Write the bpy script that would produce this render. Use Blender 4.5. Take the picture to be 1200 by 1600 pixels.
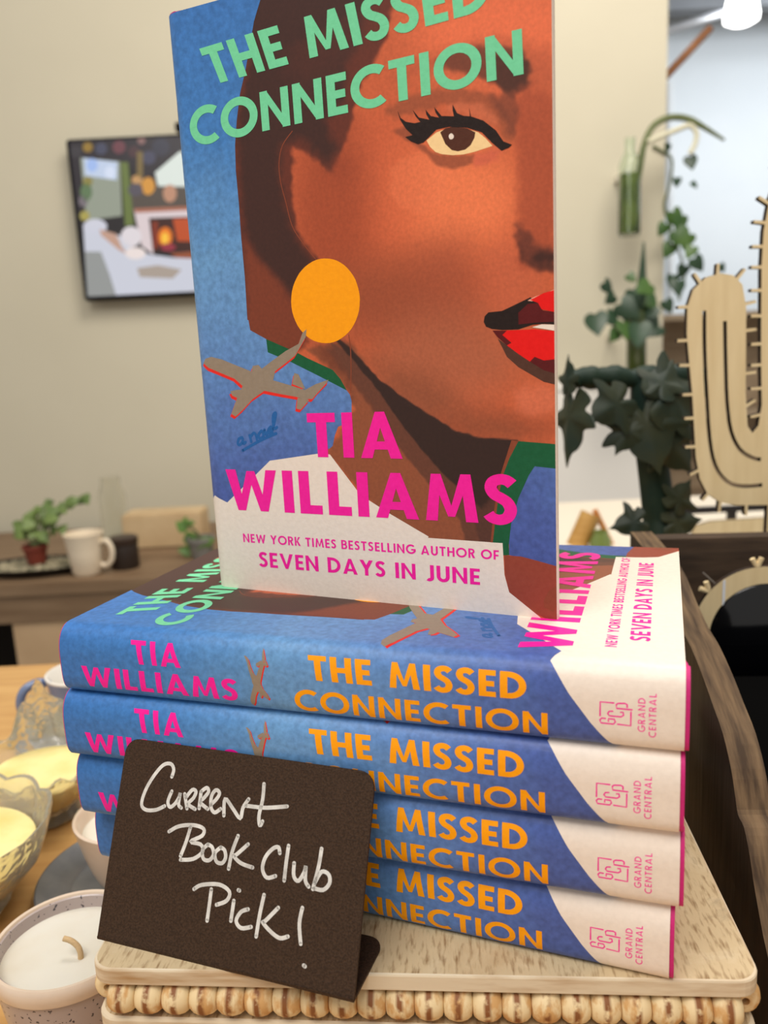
import bpy, bmesh, math, random
import numpy as np
from mathutils import Vector, Matrix
from mathutils.geometry import tessellate_polygon

for o in list(bpy.data.objects): bpy.data.objects.remove(o)
SC = bpy.context.scene
COL = SC.collection
PI = math.pi
random.seed(4)

# ------------------------------------------------------------------ camera
FPX, PITCH, ROLL, CZ = 1290.2, .2, -.0508, 1.1644
cp, sp = math.cos(PITCH), math.sin(PITCH)
FW = Vector((0, cp, -sp)); _u = Vector((0, sp, cp)); _r = Vector((1, 0, 0))
RT = math.cos(ROLL)*_r + math.sin(ROLL)*_u
UP = -math.sin(ROLL)*_r + math.cos(ROLL)*_u
cd = bpy.data.cameras.new('camera'); cam = bpy.data.objects.new('camera', cd); COL.objects.link(cam)
m3 = Matrix((RT, UP, -FW)).transposed()
cam.matrix_world = Matrix.Translation((0, 0, CZ)) @ m3.to_4x4()
cd.sensor_width = 36; cd.lens = FPX*36/1600; cd.clip_start = .01
cd.dof.use_dof = True; cd.dof.focus_distance = .325; cd.dof.aperture_fstop = 10
SC.camera = cam

# ------------------------------------------------------------------ light
W = bpy.data.worlds.new('world'); SC.world = W; W.use_nodes = True
bg = W.node_tree.nodes['Background']; bg.inputs[0].default_value = (1.0, .96, .91, 1); bg.inputs[1].default_value = .45
def area(name, loc, to, size, power, color):
    l = bpy.data.lights.new(name, 'AREA'); l.energy = power; l.color = color; l.shape = 'RECTANGLE'; l.size = size[0]; l.size_y = size[1]
    o = bpy.data.objects.new(name, l); COL.objects.link(o); o.location = loc
    o.rotation_euler = (Vector(to)-Vector(loc)).to_track_quat('-Z', 'Y').to_euler()
    return o
area('shop_ceiling_light', (-.5, -.5, 2.75), (0, .35, 1), (1.4, 1.0), 28, (1, .96, .91))
area('shop_ceiling_light', (.45, .9, 2.75), (.6, 2.0, .9), (1.2, .6), 30, (1, .93, .84))
area('back_room_light', (2.2, 3.6, 2.6), (2, 4.6, 1.2), (1.5, 1.0), 40, (.88, .94, 1))
vs = SC.view_settings
vs.view_transform = 'Standard'; vs.look = 'None'; vs.gamma = 1; vs.use_curve_mapping = False; vs.exposure = .15

# ------------------------------------------------------------------ helpers
def lin(c):
    return tuple((v/255/12.92 if v <= 10.3 else ((v/255+.055)/1.055)**2.4) for v in c)
MATS = {}
def mat(name, rgb, rough=.5, metal=0, var=None, scale=60, stretch=(1, 1, 1), bump=0, trans=0, spec=.5, emit=0, detail=4, lo=.35, hi=.65, ior=1.45, coat=0, sss=0):
    """procedural principled material; var = second colour mixed in by object-space noise"""
    if name in MATS: return MATS[name]
    m = bpy.data.materials.new(name); m.use_nodes = True; MATS[name] = m
    nt = m.node_tree; N, K = nt.nodes, nt.links; p = N['Principled BSDF']
    p.inputs['Base Color'].default_value = (*lin(rgb), 1)
    p.inputs['Roughness'].default_value = rough; p.inputs['Metallic'].default_value = metal
    p.inputs['Transmission Weight'].default_value = trans; p.inputs['Specular IOR Level'].default_value = spec
    p.inputs['IOR'].default_value = ior; p.inputs['Coat Weight'].default_value = coat
    if sss:
        p.inputs['Subsurface Weight'].default_value = sss; p.inputs['Subsurface Radius'].default_value = (.004, .003, .002)
    if emit:
        p.inputs['Emission Color'].default_value = (*lin(rgb), 1); p.inputs['Emission Strength'].default_value = emit
    if var or bump:
        tc = N.new('ShaderNodeTexCoord'); mp = N.new('ShaderNodeMapping'); mp.inputs['Scale'].default_value = stretch
        K.new(tc.outputs['Object'], mp.inputs[0])
        nz = N.new('ShaderNodeTexNoise'); nz.inputs['Scale'].default_value = scale; nz.inputs['Detail'].default_value = detail
        K.new(mp.outputs[0], nz.inputs['Vector'])
        if var:
            r = N.new('ShaderNodeValToRGB'); e = r.color_ramp.elements
            e[0].position = lo; e[0].color = (*lin(rgb), 1); e[1].position = hi; e[1].color = (*lin(var), 1)
            K.new(nz.outputs[0], r.inputs[0]); K.new(r.outputs[0], p.inputs['Base Color'])
            m['ramp'] = r.name
        if bump:
            b = N.new('ShaderNodeBump'); b.inputs['Strength'].default_value = bump; b.inputs['Distance'].default_value = .001
            K.new(nz.outputs[0], b.inputs['Height']); K.new(b.outputs[0], p.inputs['Normal'])
    return m

def link(name, me, mats=(), parent=None, smooth=False):
    o = bpy.data.objects.new(name, me); COL.objects.link(o)
    if not isinstance(mats, (list, tuple)): mats = [mats]
    for m in mats: me.materials.append(m)
    if smooth: me.polygons.foreach_set('use_smooth', [True]*len(me.polygons))
    if parent: o.parent = parent
    return o
def tag(o, label=None, cat=None, group=None, kind=None):
    if label: o['label'] = label
    if cat: o['category'] = cat
    if group: o['group'] = group
    if kind: o['kind'] = kind
    return o
def thing(name, label, cat, loc=(0, 0, 0), rz=0, group=None):
    o = bpy.data.objects.new(name, None); COL.objects.link(o); o.empty_display_size = .02
    o.location = loc; o.rotation_euler = (0, 0, rz)
    return tag(o, label, cat, group)
class MB:
    """collects shapes; build() links them as ONE mesh object"""
    def __init__(s): s.v = []; s.f = []; s.m = []
    def add(s, v, f, mi=0):
        k = len(s.v); s.v += [tuple(p) for p in v]; s.f += [tuple(i+k for i in q) for q in f]; s.m += [mi]*len(f); return s
    def box(s, a, b, mi=0):
        (x, y, z), (X, Y, Z) = a, b
        return s.add([(x,y,z),(X,y,z),(X,Y,z),(x,Y,z),(x,y,Z),(X,y,Z),(X,Y,Z),(x,Y,Z)], [(0,3,2,1),(4,5,6,7),(0,1,5,4),(1,2,6,5),(2,3,7,6),(3,0,4,7)], mi)
    def lathe(s, prof, n=48, c=(0, 0, 0), mi=0, fn=None):
        """prof: (r, z) list; fn(theta, i) -> radius factor, dz"""
        v = []; f = []; k = len(prof)
        for j in range(n):
            t = 2*PI*j/n
            for i, (r, z) in enumerate(prof):
                q, dz = fn(t, i) if fn else (1, 0)
                v.append((c[0]+r*q*math.cos(t), c[1]+r*q*math.sin(t), c[2]+z+dz))
        for j in range(n):
            a, b = j*k, (j+1) % n*k
            for i in range(k-1): f.append((a+i, b+i, b+i+1, a+i+1))
        return s.add(v, f, mi)
    def tube(s, pts, r, n=10, mi=0, cap=True):
        pts = [Vector(p) for p in pts]; rs = r if isinstance(r, (list, tuple)) else [r]*len(pts)
        v = []; f = []; prev = None
        for i, p in enumerate(pts):
            t = (pts[min(i+1, len(pts)-1)]-pts[max(i-1, 0)]).normalized()
            if prev is None:
                a = t.orthogonal().normalized()
            else:
                a = (prev-t*prev.dot(t)).normalized()
            prev = a; b = t.cross(a)
            for j in range(n):
                q = 2*PI*j/n; v.append(p+(a*math.cos(q)+b*math.sin(q))*rs[i])
        for i in range(len(pts)-1):
            for j in range(n): f.append((i*n+j, i*n+(j+1) % n, (i+1)*n+(j+1) % n, (i+1)*n+j))
        if cap: f.append(tuple(reversed(range(n)))); f.append(tuple(range((len(pts)-1)*n, len(pts)*n)))
        return s.add(v, f, mi)
    def build(s, name, mats, parent=None, smooth=False, bevel=0, seg=2):
        me = bpy.data.meshes.new(name); me.from_pydata(s.v, [], s.f); me.polygons.foreach_set('material_index', s.m)
        if bevel:
            bm = bmesh.new(); bm.from_mesh(me)
            bmesh.ops.bevel(bm, geom=[e for e in bm.edges if len(e.link_faces) == 2 and e.calc_face_angle(0) > .6], offset=bevel, segments=seg, affect='EDGES', clamp_overlap=True)
            bm.to_mesh(me); bm.free()
        me.update(); o = link(name, me, mats, parent, smooth)
        if smooth and hasattr(me, 'set_sharp_from_angle'): me.set_sharp_from_angle(angle=.8)
        return o
def spline(pts, n=6, closed=False):
    """Catmull-Rom through points"""
    P = [Vector(p) for p in pts]; out = []; k = len(P)
    for i in range(k if closed else k-1):
        g = (lambda j: P[j % k]) if closed else (lambda j: P[max(0, min(k-1, j))])
        a, b, c, d = g(i-1), g(i), g(i+1), g(i+2)
        for q in range(n):
            t = q/n
            out.append(.5*((2*b)+(c-a)*t+(2*a-5*b+4*c-d)*t*t+(3*b-a-3*c+d)*t**3))
    if not closed: out.append(P[-1])
    return out
def plate(loops, th, mats=2):
    """2D outlines (first outer, others holes) filled and extruded; returns MB in x,z with y thickness (front face y=0, mat 0; rim mat 1)"""
    b = MB()
    L3 = [[Vector((p[0], p[1], 0)) for p in l] for l in loops]
    flat = [p for l in L3 for p in l]
    tri = tessellate_polygon(L3)
    b.add([(p.x, 0, p.y) for p in flat], tri, 0); b.add([(p.x, th, p.y) for p in flat], [t[::-1] for t in tri], 0)
    for l in L3:
        n = len(l); b.add([(p.x, 0, p.y) for p in l]+[(p.x, th, p.y) for p in l], [(i, (i+1) % n, (i+1) % n+n, i+n) for i in range(n)], 1)
    return b
def ribbon(pts, w, n=4):
    """2D stroke polygons: quads along a smoothed polyline plus round ends"""
    P = spline([(*p, 0) for p in pts], n) if n > 1 and len(pts) > 2 else [Vector((*p, 0)) for p in pts]
    L, R = [], []
    for i, p in enumerate(P):
        t = P[min(i+1, len(P)-1)]-P[max(i-1, 0)]
        t = t.normalized() if t.length > 1e-9 else Vector((1, 0, 0)); q = Vector((-t.y, t.x, 0))*w/2
        L.append((p+q)[:2]); R.append((p-q)[:2])
    out = [[L[i], L[i+1], R[i+1], R[i]] for i in range(len(P)-1)]
    for p in (P[0], P[-1]): out.append([(p.x+w/2*math.cos(a*PI/5), p.y+w/2*math.sin(a*PI/5)) for a in range(10)])
    return out

# ------------------------------------------------------------------ lettering (geometric capitals, cap height 1)
def _ring(cx, cy, rx, ry, a0, a1, s, n=28):
    A = [math.radians(a0+(a1-a0)*i/n) for i in range(n+1)]
    o = [(cx+rx*math.cos(a), cy+ry*math.sin(a)) for a in A]; i_ = [(cx+(rx-s)*math.cos(a), cy+(ry-s)*math.sin(a)) for a in A]
    return [[o[k], o[k+1], i_[k+1], i_[k]] for k in range(n)]
def _r(x, y, X, Y): return [(x, y), (X, y), (X, Y), (x, Y)]
def glyph(ch, s=.2):
    b = s*.92
    if ch == 'T': return .6, [_r(0, 1-b, .6, 1), _r(.3-s/2, 0, .3+s/2, 1-b)]
    if ch == 'H': return .7, [_r(0, 0, s, 1), _r(.7-s, 0, .7, 1), _r(s, .5-b/2, .7-s, .5+b/2)]
    if ch == 'E': return .5, [_r(0, 0, s, 1), _r(s, 1-b, .5, 1), _r(s, .5-b/2, .46, .5+b/2), _r(s, 0, .5, b)]
    if ch == 'F': return .5, [_r(0, 0, s, 1), _r(s, 1-b, .5, 1), _r(s, .45-b/2, .46, .45+b/2)]
    if ch == 'L': return .48, [_r(0, 0, s, 1), _r(s, 0, .48, b)]
    if ch == 'I': return s, [_r(0, 0, s, 1)]
    if ch == 'M':
        k = s*.8
        return .96, [[(0, 0), (.12, 1), (.12+k, 1), (.12+k, .95), (s*.98, 0)], [(.12, 1), (.12+k, 1), (.48+k*.35, .1), (.48-k*.35, .1)], [(.84-k, 1), (.84, 1), (.48+k*.35, .1), (.48-k*.35, .1)], [(.96, 0), (.84, 1), (.84-k, 1), (.84-k, .95), (.96-s*.98, 0)]]
    if ch == 'N':
        return .76, [_r(0, 0, s*.95, 1), _r(.76-s*.95, 0, .76, 1), [(0, 1), (s*.85, 1), (.76, 0), (.76-s*.85, 0)]]
    if ch == 'A':
        k = s*.42
        return .84, [[(0, 0), (.42-k, 1), (.42+k, 1), (s*1.05, 0)], [(.84, 0), (.42+k, 1), (.42-k, 1), (.84-s*1.05, 0)], _r(.16, .19, .68, .19+b*.85)]
    if ch == 'V':
        k = s*.42
        return .84, [[(0, 1), (.42-k, 0), (.42+k, 0), (s*1.05, 1)], [(.84, 1), (.42+k, 0), (.42-k, 0), (.84-s*1.05, 1)]]
    if ch == 'W':
        k = s*.4
        return 1.16, [[(0, 1), (.32-k, 0), (.32+k, 0), (s*1.05, 1)], [(.58-k, .97), (.58+k, .97), (.32+k, 0), (.32-k, 0)], [(.58-k, .97), (.58+k, .97), (.84+k, 0), (.84-k, 0)], [(1.16, 1), (.84+k, 0), (.84-k, 0), (1.16-s*1.05, 1)]]
    if ch == 'Y':
        return .76, [_r(.38-s/2, 0, .38+s/2, .48), [(0, 1), (s*1.1, 1), (.38+s/2, .48), (.38-s/2, .42)], [(.76, 1), (.76-s*1.1, 1), (.38-s/2, .48), (.38+s/2, .42)]]
    if ch == 'K': return .66, [_r(0, 0, s, 1), [(s, .42), (.42, 1), (.66, 1), (s, .42+.3)][:3]+[(s+.02, .38)], [(s+.02, .5), (s+.14, .64), (.68, 0), (.44, 0)]]
    if ch == 'O': return 1.0, _ring(.5, .5, .52, .52, 0, 360, s, 44)
    if ch == 'C': return .8, _ring(.5, .5, .52, .52, 52, 308, s, 34)
    if ch == 'G': return .92, _ring(.5, .5, .52, .52, 45, 345, s, 38)+[_r(.52, .36, .98, .36+b)]
    if ch == 'D': return .76, [_r(0, 0, s, 1), _r(s, 1-b, .28, 1), _r(s, 0, .28, b)]+_ring(.26, .5, .5, .5, -90, 90, s*.96, 24)
    if ch in 'RPB':
        f = [_r(0, 0, s, 1), _r(s, 1-b*.9, .33, 1), _r(s, .44, .33, .44+b*.85)]+_ring(.32, .72, .28, .28, -90, 90, s*.9, 16)
        if ch == 'R': f.append([(.22, .46), (.44, .46), (.64, 0), (.41, 0)])
        if ch == 'B': f += [_r(s, 0, .33, b*.9)]+_ring(.34, .3, .3, .3, -90, 90, s*.9, 16)
        return .62, f
    if ch == 'U': return .68, [_r(0, .34, s, 1), _r(.68-s, .34, .68, 1)]+_ring(.34, .34, .34, .36, 180, 360, s, 20)
    if ch == 'J': return .42, [_r(.42-s, .2, .42, 1)]+_ring(.17, .22, .25, .25, 230, 360, s, 14)
    if ch == 'S': return .54, ribbon([(.47, .82), (.38, .895), (.26, .915), (.14, .86), (.1, .74), (.16, .61), (.28, .53), (.39, .44), (.44, .29), (.38, .14), (.25, .085), (.12, .12), (.05, .2)], s*.95, 4)[:-2]
    return .3, []
def text(s, quad, mi, layer, st=.2, gap=.12, space=.34):
    """place a line into a quad (bottom-left, bottom-right, top-right, top-left)"""
    x = 0; G = []
    for ch in s:
        if ch == ' ': x += space; continue
        w, ps = glyph(ch, st); G += [[(p[0]+x, p[1]) for p in q] for q in ps]; x += w+gap
    x -= gap; a, b, c, d = [Vector(p) for p in quad]; out = []
    for i_, q in enumerate(G):
        out.append(([tuple((a*(1-u)+b*u)*(1-v)+(d*(1-u)+c*u)*v) for u, v in ((p[0]/x, p[1]) for p in q)], mi, layer))
    return out
P_ART={'shirt':[(-14,40),(8.6,38.9),(23.1,50.2),(32.5,57.7),(57.1,61.1),(61.7,60.7),(74.6,44.5),(87.5,37.2),(103.6,28.9),(103.2,28.4),(133.5,28.1),(134.0,15.8),(135.7,9.1),(148,0),(-60,0),(-60,36)],'blue_left':[(50.7,240.5),(47.4,235.5),(44.2,231.2),(40.7,224.6),(38.6,218.4),(35.2,208.5),(31.9,200.8),(29.5,191.9),(27.7,182.8),(27.1,173.4),(27.3,161.3),(27.1,149.2),(27.3,132.6),(26.9,115.8),(27.4,115.7),(27.9,111.6),(35.3,107.7),(35.6,102.4),(45.9,98.3),(58.4,92.4),(71.1,86.2),(72.4,84.5),(73.0,82.0),(72.7,77.8),(68.7,72.8),(66.2,71.9),(64.5,68.5),(63.2,64.2),(62.0,63.3),(57.1,61.1),(32.5,57.7),(23.1,50.2),(9,36.5),(-2,38.5),(-2,245)],'green_left':[(35.3,107.7),(43.4,104.3),(48.3,102.3),(54.0,99.4),(65.4,94.3),(68.5,90.8),(71.1,86.2),(58.4,92.4),(45.9,98.3),(35.6,102.4)],'green_right':[(140.3,66.5),(154.0,65.5),(155.5,65.5),(155.5,56.7),(154.0,56.7),(146.2,57.4),(144.0,54.1),(139.9,45.4),(137.1,36.5),(135.9,27.6),(136.0,23.6),(133.7,23.4),(133.5,28.1),(129.7,28.1),(130.8,36.2),(132.4,46.0),(134.1,53.5),(136.7,60.0)],'blue_right':[(146.2,57.4),(154.0,56.7),(155.5,56.6),(155.4,20.4),(153.9,20.6),(146.6,22.2),(136.0,23.6),(136.0,32.0),(137.2,38.3),(139.9,45.4),(144.0,54.1)],'shoulder':[(134.0,23.4),(140.4,23.4),(146.6,22.2),(153.9,20.6),(155.6,20.3),(155.7,-1.3),(154.0,-1.5),(146.3,1.4),(135.7,9.1),(134.2,15.8)],'shoulder_dark':[(150.8,10.8),(153.9,13.3),(153.9,5.7),(152.5,2.9),(149.0,4.4),(149.0,7.1)],'neck_line':[(137.7,66.8),(140.3,66.5),(136.7,60.0),(134.1,53.5),(132.4,46.0),(130.8,36.2),(129.7,28.1),(128.8,28.1),(130.0,38.0),(131.8,47.7),(133.2,53.9),(135.9,61.6)],'lash':[(98.1,184.4),(99.2,181.8),(101.2,180.2),(104.5,179.2),(106.8,179.3),(105.0,181.5),(104.0,183.7),(106.3,180.8),(110.2,179.5),(109.1,181.5),(108.9,183.0),(110.8,180.6),(113.9,179.6),(112.6,181.5),(112.2,183.3),(114.8,180.0),(119.4,179.2),(119.0,181.1),(119.0,183.1),(120.6,180.0),(122.9,178.8),(125.2,178.3),(125.0,181.2),(125.6,178.2),(130.0,176.2),(134.4,172.4),(136.9,168.6),(139.9,167.1),(138.8,166.3),(136.2,165.7),(133.1,168.5),(129.3,172.6),(124.1,174.8),(117.4,176.1),(112.7,175.9),(109.9,173.9),(107.7,172.4),(105.6,172.1),(102.9,173.4),(100.7,175.2),(103.6,175.4),(101.1,177.9),(99.0,181.2)],'white':[(108.8,172.9),(112.7,175.0),(117.4,175.8),(124.1,174.4),(128.0,172.8),(130.5,170.6),(133.0,167.7),(126.5,166.7),(122.5,166.4),(118.5,166.7),(114.4,167.6),(112.1,168.6),(110.1,170.6)],'iris':[(114.1,174.8),(116.1,175.8),(118.8,175.9),(124.1,174.6),(127.0,172.9),(126.6,171.2),(125.2,169.1),(123.2,167.9),(120.5,167.7),(118.2,168.4),(115.9,170.7)],'glint':[(119.1,172.8),(119.0,172.3),(118.6,172.0),(118.2,171.9),(117.7,172.0),(117.4,172.4),(117.2,172.9),(117.3,173.4),(117.6,173.7),(118.0,173.9),(118.4,173.8),(118.8,173.5),(119.1,173.0)],'mouth':[(128.3,109.3),(128.7,111.2),(130.1,112.5),(135.2,112.7),(141.2,115.0),(145.5,116.7),(147.8,114.8),(149.8,112.0),(155.9,110.8),(155.8,106.8),(150.2,107.4),(146.1,107.3),(141.0,106.0),(135.1,106.1),(131.2,106.7),(129.1,107.6)],'mouth_red':[(141.1,111.7),(144.5,114.5),(148.2,114.6),(149.8,112.0),(155.9,110.8),(155.9,107.9),(146.9,108.0),(141.1,107.7)],'lip_top':[(145.4,115.8),(150.3,117.8),(154.3,118.6),(155.9,118.8),(155.9,110.8),(154.3,111.1),(149.4,112.4),(148.2,114.6)],'lip_shine':[(144.5,115.6),(147.0,116.7),(154.3,118.8),(155.9,119.1),(155.9,118.5),(154.3,118.1),(150.3,117.0),(146.2,115.3)],'teeth':[(145.9,106.5),(149.4,107.3),(155.8,106.8),(155.8,104.7),(154.4,104.8),(150.2,105.7)],'lip_low':[(131.6,106.0),(141.0,105.8),(146.9,105.8),(150.2,105.3),(155.8,104.6),(155.7,91.6),(154.3,92.0),(150.0,92.9),(145.0,94.7),(140.9,97.5),(136.7,100.7),(133.3,103.7)],'lip_low_dark':[(145.0,94.7),(146.7,96.3),(150.0,94.9),(154.1,95.2),(155.8,95.1),(155.7,91.2),(154.3,90.2),(150.0,91.5)],'lip_left_dark':[(131.5,106.1),(136.8,105.8),(135.1,104.4),(138.4,101.5),(136.7,100.7),(133.3,103.7)],'lip_shadow':[(133.3,103.3),(136.7,100.7),(140.9,97.5),(145.0,94.7),(150.0,91.7),(154.1,90.3),(155.7,90.2),(155.7,86.1),(154.2,86.4),(149.9,87.5),(145.8,89.9),(140.8,92.9),(136.6,96.7),(135.4,99.2)],'earring':[(79.0,119.9),(78.8,118.1),(78.4,116.2),(77.7,114.4),(76.9,112.8),(75.9,111.2),(74.7,109.7),(73.3,108.4),(71.8,107.3),(70.2,106.4),(68.5,105.6),(66.7,105.1),(64.9,104.8),(63.0,104.8),(61.2,105.0),(59.4,105.4),(57.6,106.0),(55.9,106.9),(54.4,108.0),(53.0,109.2),(51.7,110.7),(50.6,112.3),(49.8,114.0),(49.1,115.8),(48.6,117.7),(48.4,119.7),(48.4,121.6),(48.7,123.6),(49.1,125.5),(49.8,127.3),(50.7,129.0),(51.8,130.6),(53.0,132.1),(54.4,133.3),(55.9,134.4),(57.6,135.3),(59.3,136.0),(61.1,136.5),(62.9,136.7),(64.7,136.7),(66.5,136.5),(68.3,136.1),(70.0,135.5),(71.6,134.6),(73.1,133.6),(74.4,132.4),(75.6,131.0),(76.7,129.5),(77.6,127.9),(78.2,126.1),(78.7,124.3),(79.0,122.5),(79.1,120.6)]}
PL_ART=[[(2.4,99.2),(3.8,101.0),(7.0,101.7),(12.4,100.4),(25.9,95.3),(37.1,91.1),(47.1,88.3),(52.0,86.8),(56.9,85.7),(55.3,83.3),(51.7,83.0),(47.8,84.1),(40.7,85.3),(32.5,86.9),(29.3,86.2),(22.1,88.9),(18.1,92.2),(11.8,94.6),(5.3,97.1)],[(27.0,95.1),(27.7,97.2),(30.6,97.5),(32.1,95.9),(36.8,98.6),(44.3,102.6),(50.5,105.1),(52.7,109.3),(54.6,110.6),(54.1,107.6),(48.7,100.7),(43.9,97.8),(38.5,94.7),(37.1,90.8),(29.6,88.9)],[(22.1,89.5),(20.9,87.7),(17.8,87.5),(15.3,87.0),(16.2,85.2),(18.6,84.2),(14.9,77.5),(17.0,76.4),(21.1,79.3),(26.4,83.6),(32.5,86.9)],[(46.2,89.3),(47.6,93.7),(49.5,93.1),(52.3,87.0)],[(52.0,86.8),(57.2,89.0),(63.2,90.6),(62.6,89.6),(57.9,85.6),(55.2,83.1),(51.8,83.2)],[(48.3,83.7),(47.4,79.4),(49.4,78.9),(53.7,82.7),(51.8,83.4)]]
RED_ART=[[(1.7,98.1),(3.1,99.8),(6.3,100.6),(11.7,99.3),(25.3,94.1),(36.5,90.0),(46.5,87.2),(51.5,85.7),(56.4,84.6),(54.7,82.2),(51.2,81.9),(47.2,83.0),(40.1,84.2),(31.9,85.7),(28.7,85.1),(21.4,87.7),(17.4,91.1),(11.1,93.5),(4.7,95.9)],[(26.3,93.9),(27.1,96.1),(30.0,96.4),(31.5,94.8),(36.1,97.5),(43.7,101.5),(49.9,104.0),(52.1,108.3),(54.1,109.6),(53.5,106.5),(48.1,99.6),(43.3,96.7),(37.9,93.6),(36.5,89.7),(28.9,87.7)],[(21.5,88.3),(20.2,86.6),(17.1,86.4),(14.7,85.8),(15.6,84.0),(17.9,83.1),(14.2,76.4),(16.3,75.3),(20.4,78.1),(25.7,82.5),(31.9,85.7)],[(45.6,88.2),(47.0,92.6),(49.0,92.0),(51.7,85.9)],[(51.5,85.7),(56.6,88.0),(62.6,89.5),(62.1,88.5),(57.3,84.6),(54.7,82.0),(51.2,82.1)],[(47.7,82.6),(46.8,78.3),(48.8,77.8),(53.1,81.6),(51.2,82.3)]]
NOV_ART=[[(19.4,67.5),(17.6,66.8),(16.9,64.8),(17.9,64.3),(19.4,65.7),(19.7,67.3),(19.6,64.8),(21.0,65.5)],[(23.3,68.4),(23.9,65.7)],[(23.5,67.5),(25.5,69.4),(26.5,68.5),(26.9,66.5)],[(29.4,70.3),(27.8,68.5),(28.5,67.1),(30.2,68.0),(30.1,69.8),(29.4,70.3)],[(31.0,70.7),(31.7,68.5),(33.2,71.1)],[(33.1,69.8),(34.8,71.0),(34.3,72.0),(33.1,70.7),(33.5,68.9),(34.9,69.5)],[(35.1,70.7),(36.8,75.6),(37.2,77.8),(35.8,76.4),(35.6,72.0),(36.4,71.3),(37.3,71.8)],[(19.1,61.9),(28.5,66.2),(36.7,69.2)]]
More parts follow.
